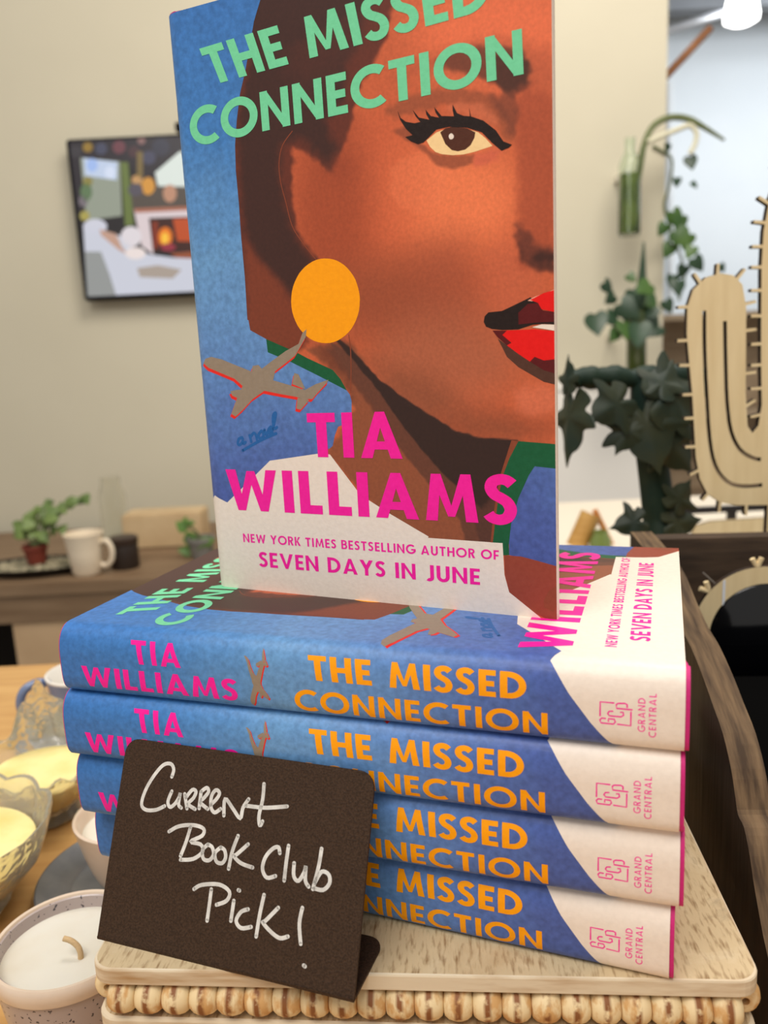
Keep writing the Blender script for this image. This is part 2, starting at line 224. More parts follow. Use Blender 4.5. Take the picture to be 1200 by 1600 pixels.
S_ART=[([(171.6,195.9),(169.3,189.8),(162.5,185.5),(152.0,183.5),(139.3,184.5),(126.3,188.3),(115.2,194.4),(108.2,201.9),(106.5,209.4),(110.4,215.5),(119.1,219.3),(130.9,220.2),(143.7,218.2),(155.6,213.7),(164.9,207.6),(170.4,200.7)],(236,116,74),26,0.9),([(144.0,149.4),(141.8,142.4),(135.5,136.8),(126.0,133.5),(114.6,133.2),(103.1,136.0),(93.4,141.7),(87.4,149.2),(86.1,157.3),(89.7,164.5),(97.5,169.7),(108.0,172.0),(119.4,171.2),(130.0,167.6),(138.2,161.8),(143.1,154.7)],(242,128,80),26,0.9),([(106.5,156.0),(104.7,145.9),(100.3,137.6),(94.0,132.3),(86.6,131.1),(79.5,134.2),(73.8,141.2),(70.5,151.0),(70.2,161.9),(72.9,171.9),(78.0,179.6),(84.6,183.7),(91.8,183.7),(98.3,179.8),(103.3,172.7),(106.1,163.2)],(204,96,58),24,0.7),([(85.7,151.7),(83.6,137.7),(79.2,125.9),(73.2,118.1),(66.4,116.0),(60.0,119.9),(55.2,129.3),(52.7,142.6),(52.9,157.5),(55.8,171.4),(60.8,182.1),(67.0,188.2),(73.5,188.7),(79.3,183.9),(83.5,174.4),(85.7,161.7)],(160,72,42),22,0.85),([(114.9,117.5),(112.9,111.5),(107.6,106.5),(99.7,103.4),(90.3,102.7),(80.9,104.6),(73.1,108.9),(68.3,115.0),(67.4,121.7),(70.4,127.9),(76.8,132.6),(85.4,135.0),(94.7,134.9),(103.5,132.3),(110.2,127.8),(114.2,122.0)],(150,74,46),26,0.85),([(129.5,118.8),(128.2,111.1),(124.8,104.6),(119.7,100.5),(113.8,99.3),(108.0,101.5),(103.2,106.6),(100.4,113.9),(99.9,122.0),(101.8,129.8),(105.8,135.8),(111.1,139.2),(117.0,139.5),(122.4,136.8),(126.7,131.4),(129.1,124.3)],(160,78,50),22,0.7),([(149.2,121.7),(148.4,116.7),(146.0,112.6),(142.5,110.0),(138.4,109.4),(134.4,110.8),(131.0,114.1),(129.0,118.8),(128.5,124.0),(129.7,128.9),(132.4,132.8),(136.1,135.0),(140.2,135.1),(144.0,133.3),(147.1,129.9),(148.9,125.3)],(196,98,66),16,0.6),([(140.8,96.0),(138.7,89.9),(132.7,84.8),(123.6,81.5),(112.7,80.6),(101.7,82.3),(92.5,86.4),(86.7,92.3),(85.4,99.1),(88.8,105.3),(96.2,110.2),(106.2,112.8),(117.1,112.8),(127.3,110.4),(135.2,106.1),(139.9,100.4)],(172,96,66),26,0.8),([(113.5,80.6),(112.1,75.9),(108.5,72.0),(103.1,69.4),(96.8,68.6),(90.6,69.7),(85.4,72.6),(82.3,76.9),(81.6,81.8),(83.6,86.5),(87.8,90.2),(93.5,92.4),(99.8,92.7),(105.8,91.2),(110.4,88.1),(113.0,83.9)],(150,82,54),18,0.8),([(154.4,70.9),(152.4,68.6),(146.6,66.7),(137.8,65.3),(127.3,64.8),(116.6,65.3),(107.5,66.8),(101.7,68.9),(100.2,71.4),(103.2,73.8),(110.3,75.8),(120.0,76.9),(130.8,77.0),(140.8,76.3),(148.7,74.7),(153.4,72.6)],(150,74,46),14,0.7),([(155.1,81.1),(154.5,78.9),(152.7,77.1),(150.0,75.9),(146.8,75.5),(143.6,76.1),(141.0,77.4),(139.4,79.4),(138.9,81.7),(139.8,83.8),(141.8,85.6),(144.7,86.6),(147.9,86.8),(150.9,86.1),(153.4,84.6),(154.8,82.6)],(214,112,78),5,0.8),([(77.1,99.0),(86.5,89.8),(98.8,81.6),(116.3,71.0),(125.4,68.6),(140.3,66.8),(140.4,72.7),(123.9,79.5),(105.8,88.4),(87.0,97.7)],(140,76,50),12,0.5),([(43.6,245.6),(37.8,225.2),(35.7,218.9),(32.2,209.1),(28.9,201.2),(26.5,192.4),(24.5,183.2),(24.0,173.8),(24.3,161.7),(24.0,149.5),(24.2,132.9),(23.8,115.9),(22.4,108.3),(46.1,99.6),(54.6,105.9),(52.9,122.5),(54.4,128.1),(60.8,136.8),(55.7,144.0),(52.8,149.8),(52.0,158.5),(53.0,170.1),(54.2,178.3),(58.3,176.2),(63.6,172.5),(70.5,166.9),(72.6,170.5),(76.7,178.1),(80.9,187.0),(83.0,193.8),(89.5,201.2),(94.1,207.3),(98.9,219.9),(105.1,231.8)],(100,46,32),2.5,1),([(47.3,244.7),(41.6,224.4),(39.5,218.2),(36.1,208.4),(33.4,200.5),(31.0,191.7),(29.1,182.6),(28.6,173.2),(28.9,161.2),(29.3,150.6),(33.5,140.4),(41.8,131.5),(49.0,122.7),(54.4,128.9),(59.4,136.1),(54.6,142.5),(50.3,150.1),(48.2,159.0),(47.3,170.8),(49.0,179.8),(56.8,181.7),(63.7,174.7),(69.7,168.6),(72.9,174.9),(68.3,186.0),(77.6,190.4),(78.4,203.1),(84.0,209.1),(88.2,222.1),(93.1,234.5)],(64,36,30),6,1),([(57.6,235.5),(68.2,233.2),(90.7,235.1),(88.0,218.1),(82.1,206.0),(74.8,201.6),(60.0,197.6),(53.2,205.4)],(84,42,32),16,0.6),([(28.9,145.7),(35.3,137.8),(44.6,128.8),(49.9,121.1),(54.6,105.9),(46.0,98.7),(26.1,108.1),(26.9,115.8)],(124,58,36),5,0.95),([(79.5,166.6),(79.0,165.0),(77.7,163.6),(75.9,162.9),(73.7,162.9),(71.7,163.5),(70.0,164.8),(69.0,166.5),(68.8,168.3),(69.5,169.9),(70.9,171.1),(72.8,171.8),(75.0,171.7),(77.0,170.9),(78.5,169.6),(79.4,167.9)],(150,66,40),10,0.5),([(30,240),(160,240),(160,229),(120,226),(90,221),(60,214),(30,214)],(64,36,30),3,1),([(116.1,157.8),(115.1,154.1),(112.5,151.2),(108.7,149.5),(104.2,149.3),(99.9,150.7),(96.3,153.5),(94.1,157.1),(93.6,161.1),(95.0,164.7),(98.0,167.5),(102.0,168.8),(106.4,168.7),(110.6,167.0),(113.9,164.1),(115.8,160.5)],(238,128,84),3,0.35),([(54.3,102.6),(64.2,104.6),(72.8,104.7),(76.3,101.7),(82.3,93.3),(90.8,83.3),(99.2,71.9),(116.0,52.4),(132.2,28.5),(97.1,24.7),(61.0,59.8),(61.3,64.2),(69.6,71.9),(73.9,78.6),(72.4,85.3),(67.2,93.0),(62.6,96.4)],(146,80,52),2,1),([(58.3,104.1),(73.7,104.2),(73.7,91.1),(72.3,83.7),(70.0,91.2),(62.6,96.4)],(112,56,36),8,0.8),([(63.1,102.2),(67.9,102.8),(90.7,80.1),(107.6,60.5),(115.8,47.5),(110.6,47.3),(98.7,60.3),(81.4,79.4),(69.2,94.6)],(104,58,42),2,0.9),([(77.1,99.0),(86.5,88.9),(98.8,80.8),(116.3,70.2),(125.3,68.0),(140.3,66.8),(139.6,28.7),(118.6,27.5),(117.0,35.6),(110.7,44.4),(102.3,52.2),(94.0,62.1),(83.9,78.3),(72.6,92.9),(65.1,104.8)],(104,60,44),1.0,1),([(64.4,109.3),(71.3,104.5),(77.1,99.2),(86.5,89.1),(98.8,80.8),(116.3,70.0),(125.3,67.8),(140.3,66.8),(137.7,64.2),(135.8,59.9),(134.1,53.9),(132.0,47.7),(128.2,40.6),(125.0,40.9),(119.2,46.4),(112.8,51.6),(105.5,59.5),(98.2,67.5),(89.0,80.0),(81.6,90.0),(74.9,97.3)],(52,32,27),0.8,1),([(119.2,46.4),(125.5,40.4),(132.0,48.6),(130.6,28.2),(125.1,27.8),(122.6,35.8)],(84,50,40),1.5,0.9),([(96.9,195.3),(104.8,199.2),(115.0,200.2),(126.2,201.0),(137.6,200.5),(149.8,196.1),(155.1,192.4),(154.7,180.5),(146.6,182.9),(131.0,189.5),(118.1,194.5),(106.7,195.4),(98.9,193.8)],(176,84,54),7,0.6),([(113.6,198.2),(124.9,200.2),(135.1,199.3),(143.7,195.3),(146.4,192.3),(145.7,185.8),(143.8,182.8),(140.4,182.8),(136.7,185.1),(133.5,187.3),(132.3,188.7),(127.2,191.2),(120.7,192.9)],(112,58,40),2.5,0.9),([(131.2,195.1),(137.5,195.6),(145.8,192.4),(146.4,188.5),(145.1,184.3),(142.2,182.6),(139.1,183.7),(134.8,186.6)],(74,42,32),2,0.85),([(92.8,185.8),(104.2,188.2),(116.6,188.5),(127.1,186.7),(134.7,182.6),(139.0,176.3),(142.0,169.0),(139.4,167.1),(134.5,174.1),(126.9,180.4),(117.7,183.1),(109.6,183.2),(98.3,181.9),(94.7,182.2)],(150,78,50),2.5,0.75),([(114.3,182.4),(120.4,183.8),(128.2,182.0),(133.3,178.3),(136.4,173.2),(130.0,176.5),(124.9,178.4)],(206,108,72),2.2,0.8),([(141.0,183.8),(146.0,184.1),(155.0,180.4),(154.6,125.6),(141.2,126.7),(141.7,155.2),(141.4,170.2)],(166,76,48),5,0.75),([(132.2,183.6),(140.4,182.8),(141.7,178.1),(141.1,170.3),(137.1,175.4)],(116,60,42),3,0.7),([(95.2,177.9),(101.0,178.5),(103.6,175.4),(106.3,172.0),(110.4,169.4),(113.0,167.7),(118.5,166.5),(126.5,166.0),(125.4,163.2),(118.3,162.2),(112.2,164.6),(107.6,169.7),(100.1,175.0)],(140,72,48),1.4,0.75),([(126.5,166.2),(133.4,167.3),(136.9,165.7),(134.2,163.1),(126.3,161.5)],(206,96,72),2.5,0.7),([(140.9,141.2),(144.6,138.4),(148.4,132.7),(154.6,132.7),(154.6,125.0),(146.4,126.3),(141.3,131.5)],(96,48,36),3.5,0.8),([(141.6,135.1),(143.9,130.2),(148.0,127.6),(154.6,127.4),(156.0,127.3),(156.0,124.6),(147.1,126.0),(142.3,129.6)],(88,44,32),2.5,0.8),([(146.0,130.1),(150.4,131.2),(156.0,131.1),(156.0,127.7),(149.6,127.8)],(56,30,24),4,0.8)]
EAR_ART=[(54.2,184.0),(49.5,179.7),(47.4,173.9),(47.4,166.9),(49.2,158.9),(51.3,150.0),(55.6,143.2),(60.8,136.8)]
JAW_ART=[(73.4,107.5),(73.8,101.8),(73.5,93.6),(72.7,85.3)]
CH_ART=[[(22.8,61.5),(23.2,64.2),(21.6,66.1),(18.2,65.2),(14.5,60.4),(11.8,54.7),(11.1,49.8),(13.4,48.1),(17.8,48.7),(21.4,50.6)],[(23.7,56.3),(22.6,52.5),(23.8,50.6),(25.7,51.9),(27.2,54.5),(27.5,56.3),(27.4,52.1),(28.8,51.0)],[(29.5,56.1),(31.3,51.1)],[(30.2,54.9),(32.5,58.0),(34.2,57.6),(33.5,55.2),(31.6,52.8),(34.8,51.4)],[(36.4,57.9),(36.5,51.9)],[(36.4,57.9),(38.6,59.6),(39.6,58.3),(38.1,56.0),(36.7,54.1),(40.2,52.2)],[(41.2,53.8),(43.5,56.4),(44.3,58.5),(42.6,59.3),(41.1,56.9),(41.5,53.0),(43.3,51.4),(45.6,53.0)],[(47.3,50.9),(46.9,56.8),(50.6,53.9),(54.2,50.9),(54.8,54.7),(56.7,58.0)],[(62.2,64.1),(62.4,58.6),(61.7,53.0),(62.5,49.6),(63.4,51.2)],[(55.9,55.6),(63.9,56.0),(72.5,57.7)],[(33.9,44.8),(32.9,39.6),(31.3,34.2)],[(24.9,41.9),(28.9,44.4),(35.0,45.7),(39.5,45.1),(39.3,42.6),(34.7,39.8),(39.1,39.5),(40.4,37.2),(36.9,34.1),(31.5,32.9)],[(42.2,40.0),(40.3,37.7),(41.1,34.8),(43.6,34.7),(45.1,36.9),(44.1,39.3),(42.2,40.0)],[(47.7,39.8),(45.6,37.5),(46.7,34.7),(49.1,34.6),(50.2,36.7),(49.4,39.1),(47.7,39.8)],[(54.2,44.8),(52.6,39.1),(52.0,33.1)],[(58.7,42.6),(54.5,38.4),(53.5,37.7),(56.7,35.8),(61.6,35.1)],[(71.7,41.6),(70.9,43.5),(68.7,42.6),(66.2,39.3),(65.6,35.3),(67.7,32.7),(71.0,33.8)],[(74.8,44.6),(74.6,38.7),(74.6,32.9)],[(77.7,39.2),(78.1,35.0),(80.1,33.7),(82.0,37.0),(82.3,39.0),(82.7,34.3),(84.2,32.5)],[(87.6,45.6),(87.2,39.8),(85.9,32.0)],[(86.3,34.0),(88.5,38.1),(91.3,37.6),(91.9,34.9),(89.8,32.4),(86.5,32.3)],[(46.0,25.1),(46.0,19.3),(45.9,14.4)],[(38.8,23.9),(41.9,25.9),(49.0,27.2),(53.5,25.5),(52.8,22.4),(48.9,20.3)],[(55.7,22.9),(55.5,16.1)],[(57.0,26.7),(57.5,26.6)],[(61.8,21.1),(59.1,19.7),(57.6,16.5),(59.9,14.5),(63.8,15.6)],[(67.4,26.9),(66.6,20.1),(66.2,12.9)],[(73.5,23.7),(69.1,18.6),(68.1,17.9),(71.8,15.4),(75.4,14.1),(78.4,15.2)],[(82.7,25.3),(82.2,20.1),(83.5,13.8)],[(85.5,7.3),(86.0,7.1)]]# ------------------------------------------------------------------ setting
TABLE = .855
M_wall = mat('wall_paint', (204, 197, 175), .7, var=(198, 191, 169), scale=2, bump=.05)
M_far = mat('far_wall_paint', (222, 226, 228), .7, var=(214, 219, 222), scale=1.5)
def st(name, a, b, m): return tag(MB().box(a, b).build(name, m), kind='structure')
st('floor', (-4, -1.5, -.1), (5, 6, 0), mat('floor_concrete', (120, 112, 104), .5, var=(104, 97, 90), scale=3))
st('wall_back', (-4, 2.3, 0), (.785, 2.42, 3.0), M_wall)
st('wall_far', (-1, 5.0, 0), (5, 5.1, 3.0), M_far)
ce = MB().box((-1, 2.45, 2.86), (5, 5.0, 2.95))
for y in (3.1, 3.8, 4.5): ce.box((-1, y, 2.72), (5, y+.1, 2.86))
tag(ce.build('ceiling', mat('ceiling_grey', (150, 152, 155), .8, var=(130, 132, 136), scale=2)), kind='structure')

# counter table
M_table = mat('oak_table_top', (206, 164, 104), .38, var=(178, 130, 74), scale=14, stretch=(.6, 6, 6), bump=.1, detail=6, lo=.3, hi=.75)
t = thing('counter_table', 'light oak counter table under the book display and candles', 'table', (0, .26, 0))
MB().box((-1.3, -.45, TABLE-.035), (1.3, .56, TABLE)).build('table_top', M_table, t, bevel=.003)
for sx in (-1.22, 1.22):
    for sy in (-.38, .48): MB().box((sx-.035, sy-.035, 0), (sx+.035, sy+.035, TABLE-.035)).build('leg', M_table, t)

# ------------------------------------------------------------------ beaded riser the books stand on
ZB = .95; RY = -.0934
M_white_wood = mat('whitewashed_wood', (204, 182, 144), .75, var=(136, 104, 66), scale=620, stretch=(1, .2, 1), bump=.5, detail=6, lo=.5, hi=.74)
def wear(m, rgb, scale, lo, hi, amount):
    """mixes larger worn patches into a noise material"""
    nt = m.node_tree; N, K = nt.nodes, nt.links; p = N['Principled BSDF']; src = p.inputs['Base Color'].links[0].from_socket
    tc = N.new('ShaderNodeTexCoord'); nz = N.new('ShaderNodeTexNoise'); nz.inputs['Scale'].default_value = scale; nz.inputs['Detail'].default_value = 8; nz.inputs['Roughness'].default_value = .65; nz.inputs['Distortion'].default_value = .6
    K.new(tc.outputs['Object'], nz.inputs['Vector']); mr = N.new('ShaderNodeMapRange'); mr.inputs[1].default_value = lo; mr.inputs[2].default_value = hi; mr.inputs[4].default_value = amount; K.new(nz.outputs[0], mr.inputs[0])
    mx = N.new('ShaderNodeMix'); mx.data_type = 'RGBA'; mx.inputs[7].default_value = (*lin(rgb), 1); K.new(mr.outputs[0], mx.inputs[0]); K.new(src, mx.inputs[6]); K.new(mx.outputs[2], p.inputs['Base Color'])
wear(M_white_wood, (176, 142, 98), 22, .52, .72, .5)
wear(M_white_wood, (222, 206, 174), 45, .55, .72, .5)
wear(M_white_wood, (112, 100, 88), 15, .64, .74, .6)
M_bead = mat('whitewashed_bead', (206, 160, 102), .6, var=(230, 206, 160), scale=210, stretch=(1.2, .6, .6), bump=.4, detail=8, lo=.40, hi=.52)
def bead_band(m):
    nt = m.node_tree; N, K = nt.nodes, nt.links; p = N['Principled BSDF']; src = p.inputs['Base Color'].links[0].from_socket
    tc = N.new('ShaderNodeTexCoord'); sx = N.new('ShaderNodeSeparateXYZ'); K.new(tc.outputs['Object'], sx.inputs[0])
    oi = N.new('ShaderNodeObjectInfo'); ad = N.new('ShaderNodeVectorMath'); ad.operation = 'ADD'; sc_ = N.new('ShaderNodeVectorMath'); sc_.operation = 'SCALE'; sc_.inputs[0].default_value = (1, 1, 1)
    K.new(oi.outputs['Random'], sc_.inputs['Scale']); K.new(tc.outputs['Object'], ad.inputs[0]); K.new(sc_.outputs[0], ad.inputs[1])
    nz = N.new('ShaderNodeTexNoise'); nz.inputs['Scale'].default_value = 260; nz.inputs['Detail'].default_value = 6; K.new(ad.outputs[0], nz.inputs['Vector'])
    for n_ in N:
        if n_.type == 'MAPPING': K.new(ad.outputs[0], n_.inputs[0])
    ab = N.new('ShaderNodeMath'); ab.operation = 'ABSOLUTE'; K.new(sx.outputs['X'], ab.inputs[0])
    mr = N.new('ShaderNodeMapRange'); mr.inputs[1].default_value = .0017; mr.inputs[2].default_value = .0006; K.new(ab.outputs[0], mr.inputs[0])
    ml = N.new('ShaderNodeMath'); ml.operation = 'MULTIPLY'; K.new(mr.outputs[0], ml.inputs[0]); m2 = N.new('ShaderNodeMapRange'); m2.inputs[1].default_value = .36; m2.inputs[2].default_value = .5; K.new(nz.outputs[0], m2.inputs[0]); K.new(m2.outputs[0], ml.inputs[1])
    mx = N.new('ShaderNodeMix'); mx.data_type = 'RGBA'; mx.inputs[7].default_value = (*lin((134, 82, 42)), 1); K.new(ml.outputs[0], mx.inputs[0]); K.new(src, mx.inputs[6]); K.new(mx.outputs[2], p.inputs['Base Color'])
bead_band(M_bead)
M_edge = mat('whitewashed_edge', (222, 206, 178), .75, var=(176, 140, 96), scale=70, stretch=(.3, .3, 2), bump=.3, lo=.5, hi=.7)
riser = thing('beaded_riser', 'whitewashed wooden riser with bead border under the stack of blue books', 'display riser', (.0128, .3655, TABLE), RY)
def rrect(x0, y0, x1, y1, r, n=6):
    o = []
    for cx, cy, a in ((x1-r, y0+r, -90), (x1-r, y1-r, 0), (x0+r, y1-r, 90), (x0+r, y0+r, 180)):
        o += [(cx+r*math.cos(math.radians(a+90*i/n)), cy+r*math.sin(math.radians(a+90*i/n))) for i in range(n+1)]
    return o
def slab(loop, z0, z1, bev=.0012):
    """rounded slab with softened rims; mat 0 top/bottom, 1 edge"""
    b = MB(); n = len(loop); c = Vector((sum(p[0] for p in loop)/n, sum(p[1] for p in loop)/n))
    def ring(z, d): return [(p[0]-(d if p[0] > c.x else -d), p[1]-(d if p[1] > c.y else -d), z) for p in loop]
    R = [ring(z0, bev), ring(z0+bev, 0), ring(z1-bev, 0), ring(z1-bev*.3, bev*.3), ring(z1, bev)]
    v = [p for r in R for p in r]; f = []
    for k in range(4): f += [(k*n+i, k*n+(i+1) % n, (k+1)*n+(i+1) % n, (k+1)*n+i) for i in range(n)]
    b.add(v, f, 1); b.add(R[-1], [tuple(range(n))], 0); b.add(R[0], [tuple(reversed(range(n)))], 0)
    return b
HB = .1175; bz = ZB-TABLE
slab(rrect(-HB, -HB, HB, HB, .008), bz-.0070, bz, .0008).build('top_board', [M_white_wood, M_edge], riser)
slab(rrect(-HB, -HB, HB, HB, .008), bz-.0276, bz-.0205).build('lower_board', [M_white_wood, M_edge], riser)
MB().box((-.1, -.1, bz-.0205), (.1, .1, bz-.0078)).build('core', mat('dark_gap_wood', (92, 66, 42), .8), riser)
for sx in (-1, 1):
    for sy in (-1, 1): MB().lathe([(.0, 0), (.010, 0), (.014, .012), (.014, .03), (.009, .045), (.011, bz-.0276), (0, bz-.0276)], 20, (sx*.088, sy*.088, 0)).build('foot', M_bead, riser, True)
bead_me = None
def bead(x, y, ang):
    global bead_me
    if bead_me is None:
        pr = [(.0013, -.0045), (.0026, -.0049), (.0040, -.0044), (.0050, -.0030), (.0055, -.0012), (.0056, 0), (.0055, .0012), (.0050, .0030), (.0040, .0044), (.0026, .0049), (.0013, .0045), (.0011, 0), (.0013, -.0045)]
        o = MB().lathe(pr, 20).build('bead', M_bead, riser, True); bead_me = o.data
        bead_me.transform(Matrix.Rotation(PI/2, 4, 'Y') @ Matrix.Diagonal((1.1, 1.1, 1.06, 1)))
    else:
        o = bpy.data.objects.new('bead', bead_me); COL.objects.link(o); o.parent = riser
    o.location = (x, y, bz-.0134); o.rotation_euler = (random.uniform(0, 6), 0, ang)
nb_ = 22; e_ = HB-.0035
for k in range(nb_):
    q = -e_+.0075+(2*e_-.015)*k/(nb_-1)
    bead(q, -e_, 0); bead(e_, q, PI/2); bead(-e_, q, PI/2); 

# ------------------------------------------------------------------ the novel: jacket layout in (u, x): u across spine and front, x from head to tail
L_, W_, TH = .235, .1538, .0278
YC, BU, PN, PLO = .006, .0088, 2.5, 4.5
th = np.linspace(-PI/2, PI/2, 1500)
_pn = np.where(th > 0, PN, PLO); _y = YC-BU*np.abs(np.cos(th))**(2/_pn); _z = TH/2+TH/2*np.sign(np.sin(th))*np.abs(np.sin(th))**(2/_pn)
_d = np.r_[0, np.cumsum(np.hypot(np.diff(_y), np.diff(_z)))]; AR = float(_d[-1]/2); _d = _d-AR
def jmap(u, off, phi=0):
    """arrays u -> (y, z) at distance off outside the jacket surface; everything behind the front cover swung open by phi about its hinge"""
    u = np.asarray(u, float); y = np.interp(u, _d, _y); z = np.interp(u, _d, _z)
    y0 = np.interp(u-1e-4, _d, _y); z0 = np.interp(u-1e-4, _d, _z); y1 = np.interp(u+1e-4, _d, _y); z1 = np.interp(u+1e-4, _d, _z)
    ty, tz = y1-y0, z1-z0; n = np.hypot(ty, tz)+1e-12; ny, nz = -tz/n, ty/n
    f = u > AR; b = u < -AR
    y = np.where(f, YC+(u-AR), y); z = np.where(f, TH, z); ny = np.where(f, 0, ny); nz = np.where(f, 1, nz)
    y = np.where(b, YC-u-AR, y); z = np.where(b, 0, z); ny = np.where(b, 0, ny); nz = np.where(b, -1, nz)
    a = phi*np.clip((AR-u)/(2*AR), 0, 1); c, s = np.cos(a), np.sin(a)
    y, z, ny, nz = YC+(y-YC)*c+(z-TH)*s, TH-(y-YC)*s+(z-TH)*c, ny*c+nz*s, -ny*s+nz*c
    return y+ny*off, z+nz*off
U1 = AR+W_-YC                                   # fore-edge of the front
def CH(p): return (p[0]/1000-YC+AR, L_-p[1]/1000)     # cover mm (across, height) -> (u, x)
def SX(p): return (p[1]/1000, p[0]/1000)              # spine mm (x, u) -> (u, x)
def paper(name, rgb, bump=.12, rough=.42): return mat(name, rgb, rough, var=tuple(max(0, v-5) for v in rgb), scale=500, bump=bump, spec=.35)
INK = ['blue', 'cream', 'mint', 'pink', 'orange', 'black', 'white', 'iris', 'red', 'darkred', 'shine', 'green', 'shoulder', 'brown', 'plane', 'planered', 'ink', 'base', 'umber']
def blue_paper():
    m = bpy.data.materials.new('jacket_blue_wash'); m.use_nodes = True; N, K = m.node_tree.nodes, m.node_tree.links; p = N['Principled BSDF']
    tc = N.new('ShaderNodeTexCoord'); sx = N.new('ShaderNodeSeparateXYZ'); K.new(tc.outputs['Object'], sx.inputs[0])
    mr = N.new('ShaderNodeMapRange'); mr.inputs[1].default_value = 0; mr.inputs[2].default_value = L_; K.new(sx.outputs['X'], mr.inputs[0])
    nz = N.new('ShaderNodeTexNoise'); nz.inputs['Scale'].default_value = 34; nz.inputs['Detail'].default_value = 8; nz.inputs['Roughness'].default_value = .7; K.new(tc.outputs['Object'], nz.inputs['Vector'])
    ad = N.new('ShaderNodeMath'); ad.operation = 'MULTIPLY_ADD'; ad.inputs[1].default_value = .22; K.new(nz.outputs[0], ad.inputs[0])
    sb = N.new('ShaderNodeMath'); sb.operation = 'SUBTRACT'; sb.inputs[1].default_value = .11; K.new(mr.outputs[0], sb.inputs[0]); K.new(sb.outputs[0], ad.inputs[2])
    r = N.new('ShaderNodeValToRGB'); e = r.color_ramp.elements
    stops = [(0, (58, 116, 186)), (.2, (64, 124, 190)), (.42, (104, 154, 204)), (.55, (98, 142, 198)), (.7, (84, 116, 180)), (.82, (74, 96, 164)), (1, (66, 84, 150))]
    e[0].position, e[0].color = 0, (*lin(stops[0][1]), 1); e[1].position, e[1].color = 1, (*lin(stops[-1][1]), 1)
    for s_, c_ in stops[1:-1]: q = e.new(s_); q.color = (*lin(c_), 1)
    K.new(ad.outputs[0], r.inputs[0])
    n2 = N.new('ShaderNodeTexNoise'); n2.inputs['Scale'].default_value = 420; n2.inputs['Detail'].default_value = 6; K.new(tc.outputs['Object'], n2.inputs['Vector'])
    m2 = N.new('ShaderNodeMapRange'); m2.inputs[1].default_value = .3; m2.inputs[2].default_value = .7; m2.inputs[3].default_value = .8; m2.inputs[4].default_value = 1.15; K.new(n2.outputs[0], m2.inputs[0])
    mx = N.new('ShaderNodeMix'); mx.data_type = 'RGBA'; mx.blend_type = 'MULTIPLY'; mx.inputs[0].default_value = 1
    K.new(r.outputs[0], mx.inputs[6]); K.new(m2.outputs[0], mx.inputs[7]); K.new(mx.outputs[2], p.inputs['Base Color'])
    b = N.new('ShaderNodeBump'); b.inputs['Strength'].default_value = .14; b.inputs['Distance'].default_value = .001; K.new(n2.outputs[0], b.inputs['Height']); K.new(b.outputs[0], p.inputs['Normal'])
    p.inputs['Roughness'].default_value = .42; p.inputs['Specular IOR Level'].default_value = .35
    return m
def print_paper():
    m = bpy.data.materials.new('jacket_portrait_print'); m.use_nodes = True; N, K = m.node_tree.nodes, m.node_tree.links; p = N['Principled BSDF']
    at = N.new('ShaderNodeAttribute'); at.attribute_name = 'print'
    tc = N.new('ShaderNodeTexCoord'); n2 = N.new('ShaderNodeTexNoise'); n2.inputs['Scale'].default_value = 750; n2.inputs['Detail'].default_value = 7; K.new(tc.outputs['Object'], n2.inputs['Vector'])
    m2 = N.new('ShaderNodeMapRange'); m2.inputs[1].default_value = .3; m2.inputs[2].default_value = .7; m2.inputs[3].default_value = .9; m2.inputs[4].default_value = 1.08; K.new(n2.outputs[0], m2.inputs[0])
    mx = N.new('ShaderNodeMix'); mx.data_type = 'RGBA'; mx.blend_type = 'MULTIPLY'; mx.inputs[0].default_value = 1
    K.new(at.outputs['Color'], mx.inputs[6]); K.new(m2.outputs[0], mx.inputs[7]); K.new(mx.outputs[2], p.inputs['Base Color'])
    p.inputs['Roughness'].default_value = .42; p.inputs['Specular IOR Level'].default_value = .35
    return m
JM = dict(blue=blue_paper(), base=print_paper(), cream=paper('jacket_cream', (240, 226, 212)), mint=paper('jacket_mint', (118, 214, 164)), pink=paper('jacket_pink', (250, 28, 160)),
    orange=paper('jacket_orange', (255, 164, 0)), black=paper('jacket_black', (36, 22, 18)), white=paper('jacket_eye_white', (250, 214, 156)), iris=paper('jacket_iris', (84, 44, 28)),
    red=paper('jacket_red', (232, 18, 14)), darkred=paper('jacket_maroon', (92, 18, 20)), shine=paper('jacket_lip_shine', (250, 190, 168)), green=paper('jacket_green', (20, 92, 56)),
    shoulder=paper('jacket_shoulder', (150, 68, 50)), brown=paper('jacket_brown_edge', (140, 70, 46)), plane=paper('jacket_plane', (150, 134, 116)), planered=paper('jacket_plane_red', (232, 44, 34)),
    ink=paper('jacket_blue_ink', (36, 100, 168)), umber=paper('jacket_umber', (84, 52, 40)))
JMATS = [JM[k] for k in INK]
